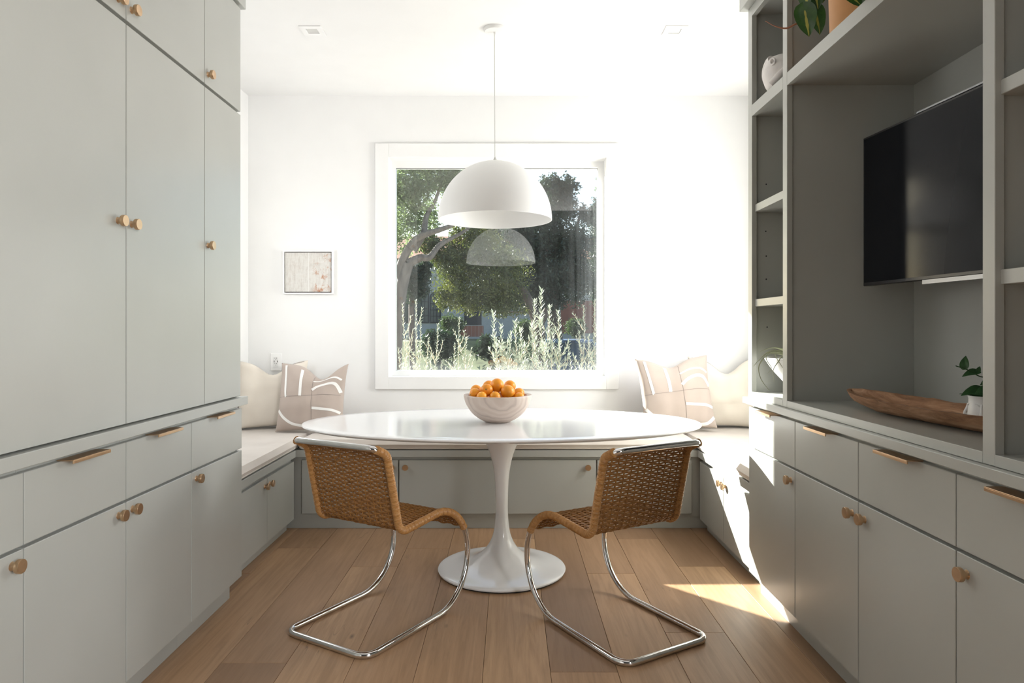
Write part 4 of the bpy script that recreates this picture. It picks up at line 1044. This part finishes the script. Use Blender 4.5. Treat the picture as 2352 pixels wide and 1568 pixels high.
# parked car seen from behind
CXc, CYc, CZc = 1.40, 14.8, SG - .08
car = root('parked_car', (CXc, CYc, CZc), 'dark blue car parked on the street, seen from behind', 'car')
def loft(secs):
    bm = bmesh.new(); rings = []
    for y, z0, z1, wb, wt in secs:
        h = z1 - z0
        rings.append([bm.verts.new((x, y, z)) for x, z in ((-wb * .94, z0), (-wb, z0 + h * .35), (-wt, z1 - h * .12), (-wt * .9, z1), (wt * .9, z1), (wt, z1 - h * .12), (wb, z0 + h * .35), (wb * .94, z0))])
    for a, c in zip(rings[:-1], rings[1:]):
        for k in range(8): bm.faces.new((a[k], a[(k + 1) % 8], c[(k + 1) % 8], c[k]))
    bm.faces.new(rings[0]); bm.faces.new(rings[-1][::-1]); return bm
lpart('body', loft([(0, .42, .86, .80, .74), (.08, .28, .95, .88, .80), (.9, .22, .98, .90, .84), (3.0, .22, .95, .90, .84), (4.1, .26, .84, .86, .78), (4.35, .38, .72, .76, .70)]), M['car'], car)
lpart('cabin', loft([(.35, .94, .98, .76, .74), (1.05, .94, 1.46, .80, .60), (1.5, .94, 1.50, .81, .62), (2.3, .94, 1.48, .80, .61), (3.15, .94, .97, .78, .74)]), M['car'], car)
bm = bmesh.new(); q = [bm.verts.new(v_) for v_ in ((-.62, .395, 1.02), (.62, .395, 1.02), (.50, .93, 1.40), (-.50, .93, 1.40))]; bm.faces.new(q); bmesh.ops.translate(bm, verts=bm.verts, vec=(0, -.02, .012))
lpart('rear_window', bm, M['house_glass'], car)
for s_ in (-1, 1):
    lpart('tail_lamp', box(s_ * .62 - .12, s_ * .62 + .12, -.012, .05, .68, .82, .01), M['tail'], car)
    for y in (.75, 3.45): lpart('wheel', add_lathe(bmesh.new(), [(0, -.1), (.2, -.1), (.31, -.09), (.325, 0), (.31, .09), (.2, .1), (0, .1)], 20, c=(s_ * .80, y, .325), axis='x'), M['black'], car)
lpart('bumper', box(-.84, .84, -.06, .12, .36, .56, .03), M['car'], car)
lpart('number_plate', box(-.26, .26, -.070, -.061, .60, .72), M['ceramic'], car)

# silver shrubs just outside the window
def sprig(rt_bm, leaf_list, pts, n, L, rng):
    q = catmull(pts, 8); m = len(q)
    add_tube(rt_bm, q, [.0045 * (1 - .75 * i / (m - 1)) for i in range(m)], 5)
    for k in range(n):
        t_ = (.12 + .88 * k / n); i = min(m - 2, int(t_ * (m - 1))); p = q[i].lerp(q[i + 1], t_ * (m - 1) - i); tg = (q[i + 1] - q[i]).normalized()
        a = k * 2.4 + rng.uniform(-.4, .4); o1 = tg.orthogonal().normalized(); o2 = tg.cross(o1)
        out = o1 * math.cos(a) + o2 * math.sin(a); dr = (tg * .95 + out * .75).normalized(); ll = L * rng.uniform(.75, 1.2) * (1 - .35 * t_)
        sd = dr.cross(out).normalized() * ll * .15; nn = dr.cross(sd).normalized() * ll * .03
        leaf_list.append((p, p + dr * ll * .5 + sd + nn, p + dr * ll, p + dr * ll * .5 - sd + nn))
def shrub(px0, d, stems, label, seed, L=.074):
    base = Vector(((px0 - VX) * d / F, d, SG)); rt = root('silver_shrub', base, label, 'shrub', 'silver shrubs outside the window'); rng = random.Random(seed); leaves = []
    for px, py in stems:
        dd = d + rng.uniform(-.25, .25); tip = at(px, py, dd) - base; bs = Vector((tip.x * .45 + rng.uniform(-.08, .08), rng.uniform(-.1, .1), 0))
        mid = bs.lerp(tip, .55) + Vector((rng.uniform(-.03, .03), 0, 0)); bm = bmesh.new()
        sprig(bm, leaves, [bs, mid, bs.lerp(tip, .8) + Vector((rng.uniform(-.015, .015), 0, 0)), tip], int(26 + 42 * (tip.z)), L, rng)
        for sb in range(4):
            t_ = rng.uniform(.55, .88); p = bs.lerp(tip, t_); e = p + Vector((rng.choice((-1, 1)) * rng.uniform(.04, .11), rng.uniform(-.05, .05), rng.uniform(.12, .22))); sprig(bm, leaves, [p, p.lerp(e, .5) + Vector((.01, 0, -.01)), e], 14, L, rng)
        lpart('stem', bm, M['silver_stem'], rt)
    V = [tuple(v_) for l in leaves for v_ in l]; me = bpy.data.meshes.new('foliage'); me.from_pydata(V, [], [(4 * i, 4 * i + 1, 4 * i + 2, 4 * i + 3) for i in range(len(leaves))])
    o = link('foliage', me, M['leaf_silver'], rt); o['kind'] = 'stuff'; return rt
shrub(960, 6.2, [(924, 697), (955, 690), (966, 742), (1006, 745), (935, 770), (985, 775), (915, 800), (950, 810), (990, 815), (1015, 830), (925, 835)], 'silver-leaved shrub at the lower left of the window', 11, .046)
shrub(1062, 6.5, [(1055, 728), (1070, 775), (1045, 790), (1078, 815)], 'thin silver sprig left of the window centre', 12, .046)
shrub(1190, 6.1, [(1133, 718), (1150, 745), (1183, 738), (1172, 765), (1195, 755), (1140, 790), (1165, 810), (1205, 790)], 'silver-leaved shrub at the window centre', 13)
shrub(1250, 6.0, [(1243, 665), (1228, 690), (1262, 705), (1282, 715), (1220, 745), (1270, 760), (1250, 790), (1285, 770), (1235, 800)], 'tallest silver shrub right of the window centre', 14)
shrub(1350, 6.15, [(1340, 702), (1366, 690), (1305, 795), (1352, 770), (1330, 760), (1370, 745), (1320, 820), (1360, 810), (1345, 830)], 'silver-leaved shrub at the lower right of the window', 15, .056)
# hedges and boulder
for px, py, d, rx, ry, n_, lab, mt in ((1322, 752, 21.5, 24, 18, 2600, 'clipped round green bush behind the parked car', 'hedge'), (1205, 755, 21.0, 26, 20, 2600, 'green bush beside the central tree trunk', 'hedge'), (1040, 745, 22.0, 26, 22, 2200, 'grey-green bush by the house wall', 'hedge'),
                                  (1010, 790, 11.0, 40, 26, 2600, 'dark low bush at the left behind the silver shrub', 'leaf_dark'), (1125, 800, 9.6, 34, 24, 2200, 'low dark bush behind the central silver shrub', 'leaf_dark')):
    c_ = at(px, py, d); gz = {True: SG, False: None}[d < 20]
    if gz is None: gz = SG + .06 + (d - 21.2) / 3.3 * .69 if d > 21.2 else SG
    rt = root('round_bush', (c_.x, d, gz), lab, 'bush', 'bushes across the street'); u = d / F; rng = np.random.default_rng(int(px)); lz = c_.z - gz
    o = link('foliage', leaves_mesh('foliage', [((0, 0, lz), (rx * u, rx * u, ry * u), n_), ((0, 0, lz * .5), (rx * u * .8, rx * u * .8, lz * .5), n_ // 3)], .045, rng), M[mt], rt); o['kind'] = 'stuff'
    lpart('stem', tube([(0, 0, 0), (0, 0, lz * .8)], .03, 6), M['bark_dark'], rt)
bm = bmesh.new(); bmesh.ops.create_icosphere(bm, subdivisions=3, radius=1)
for v_ in bm.verts: v_.co *= 1 + .25 * noise.noise(v_.co * 1.3); v_.co.x *= .42; v_.co.y *= .4; v_.co.z *= .62; v_.co += Vector((-1.02, 9.0, SG + .42))
single('garden_boulder', bm, M['rock'], 'pale grey boulder among the shrubs at the lower left of the window', 'boulder', smooth=True)
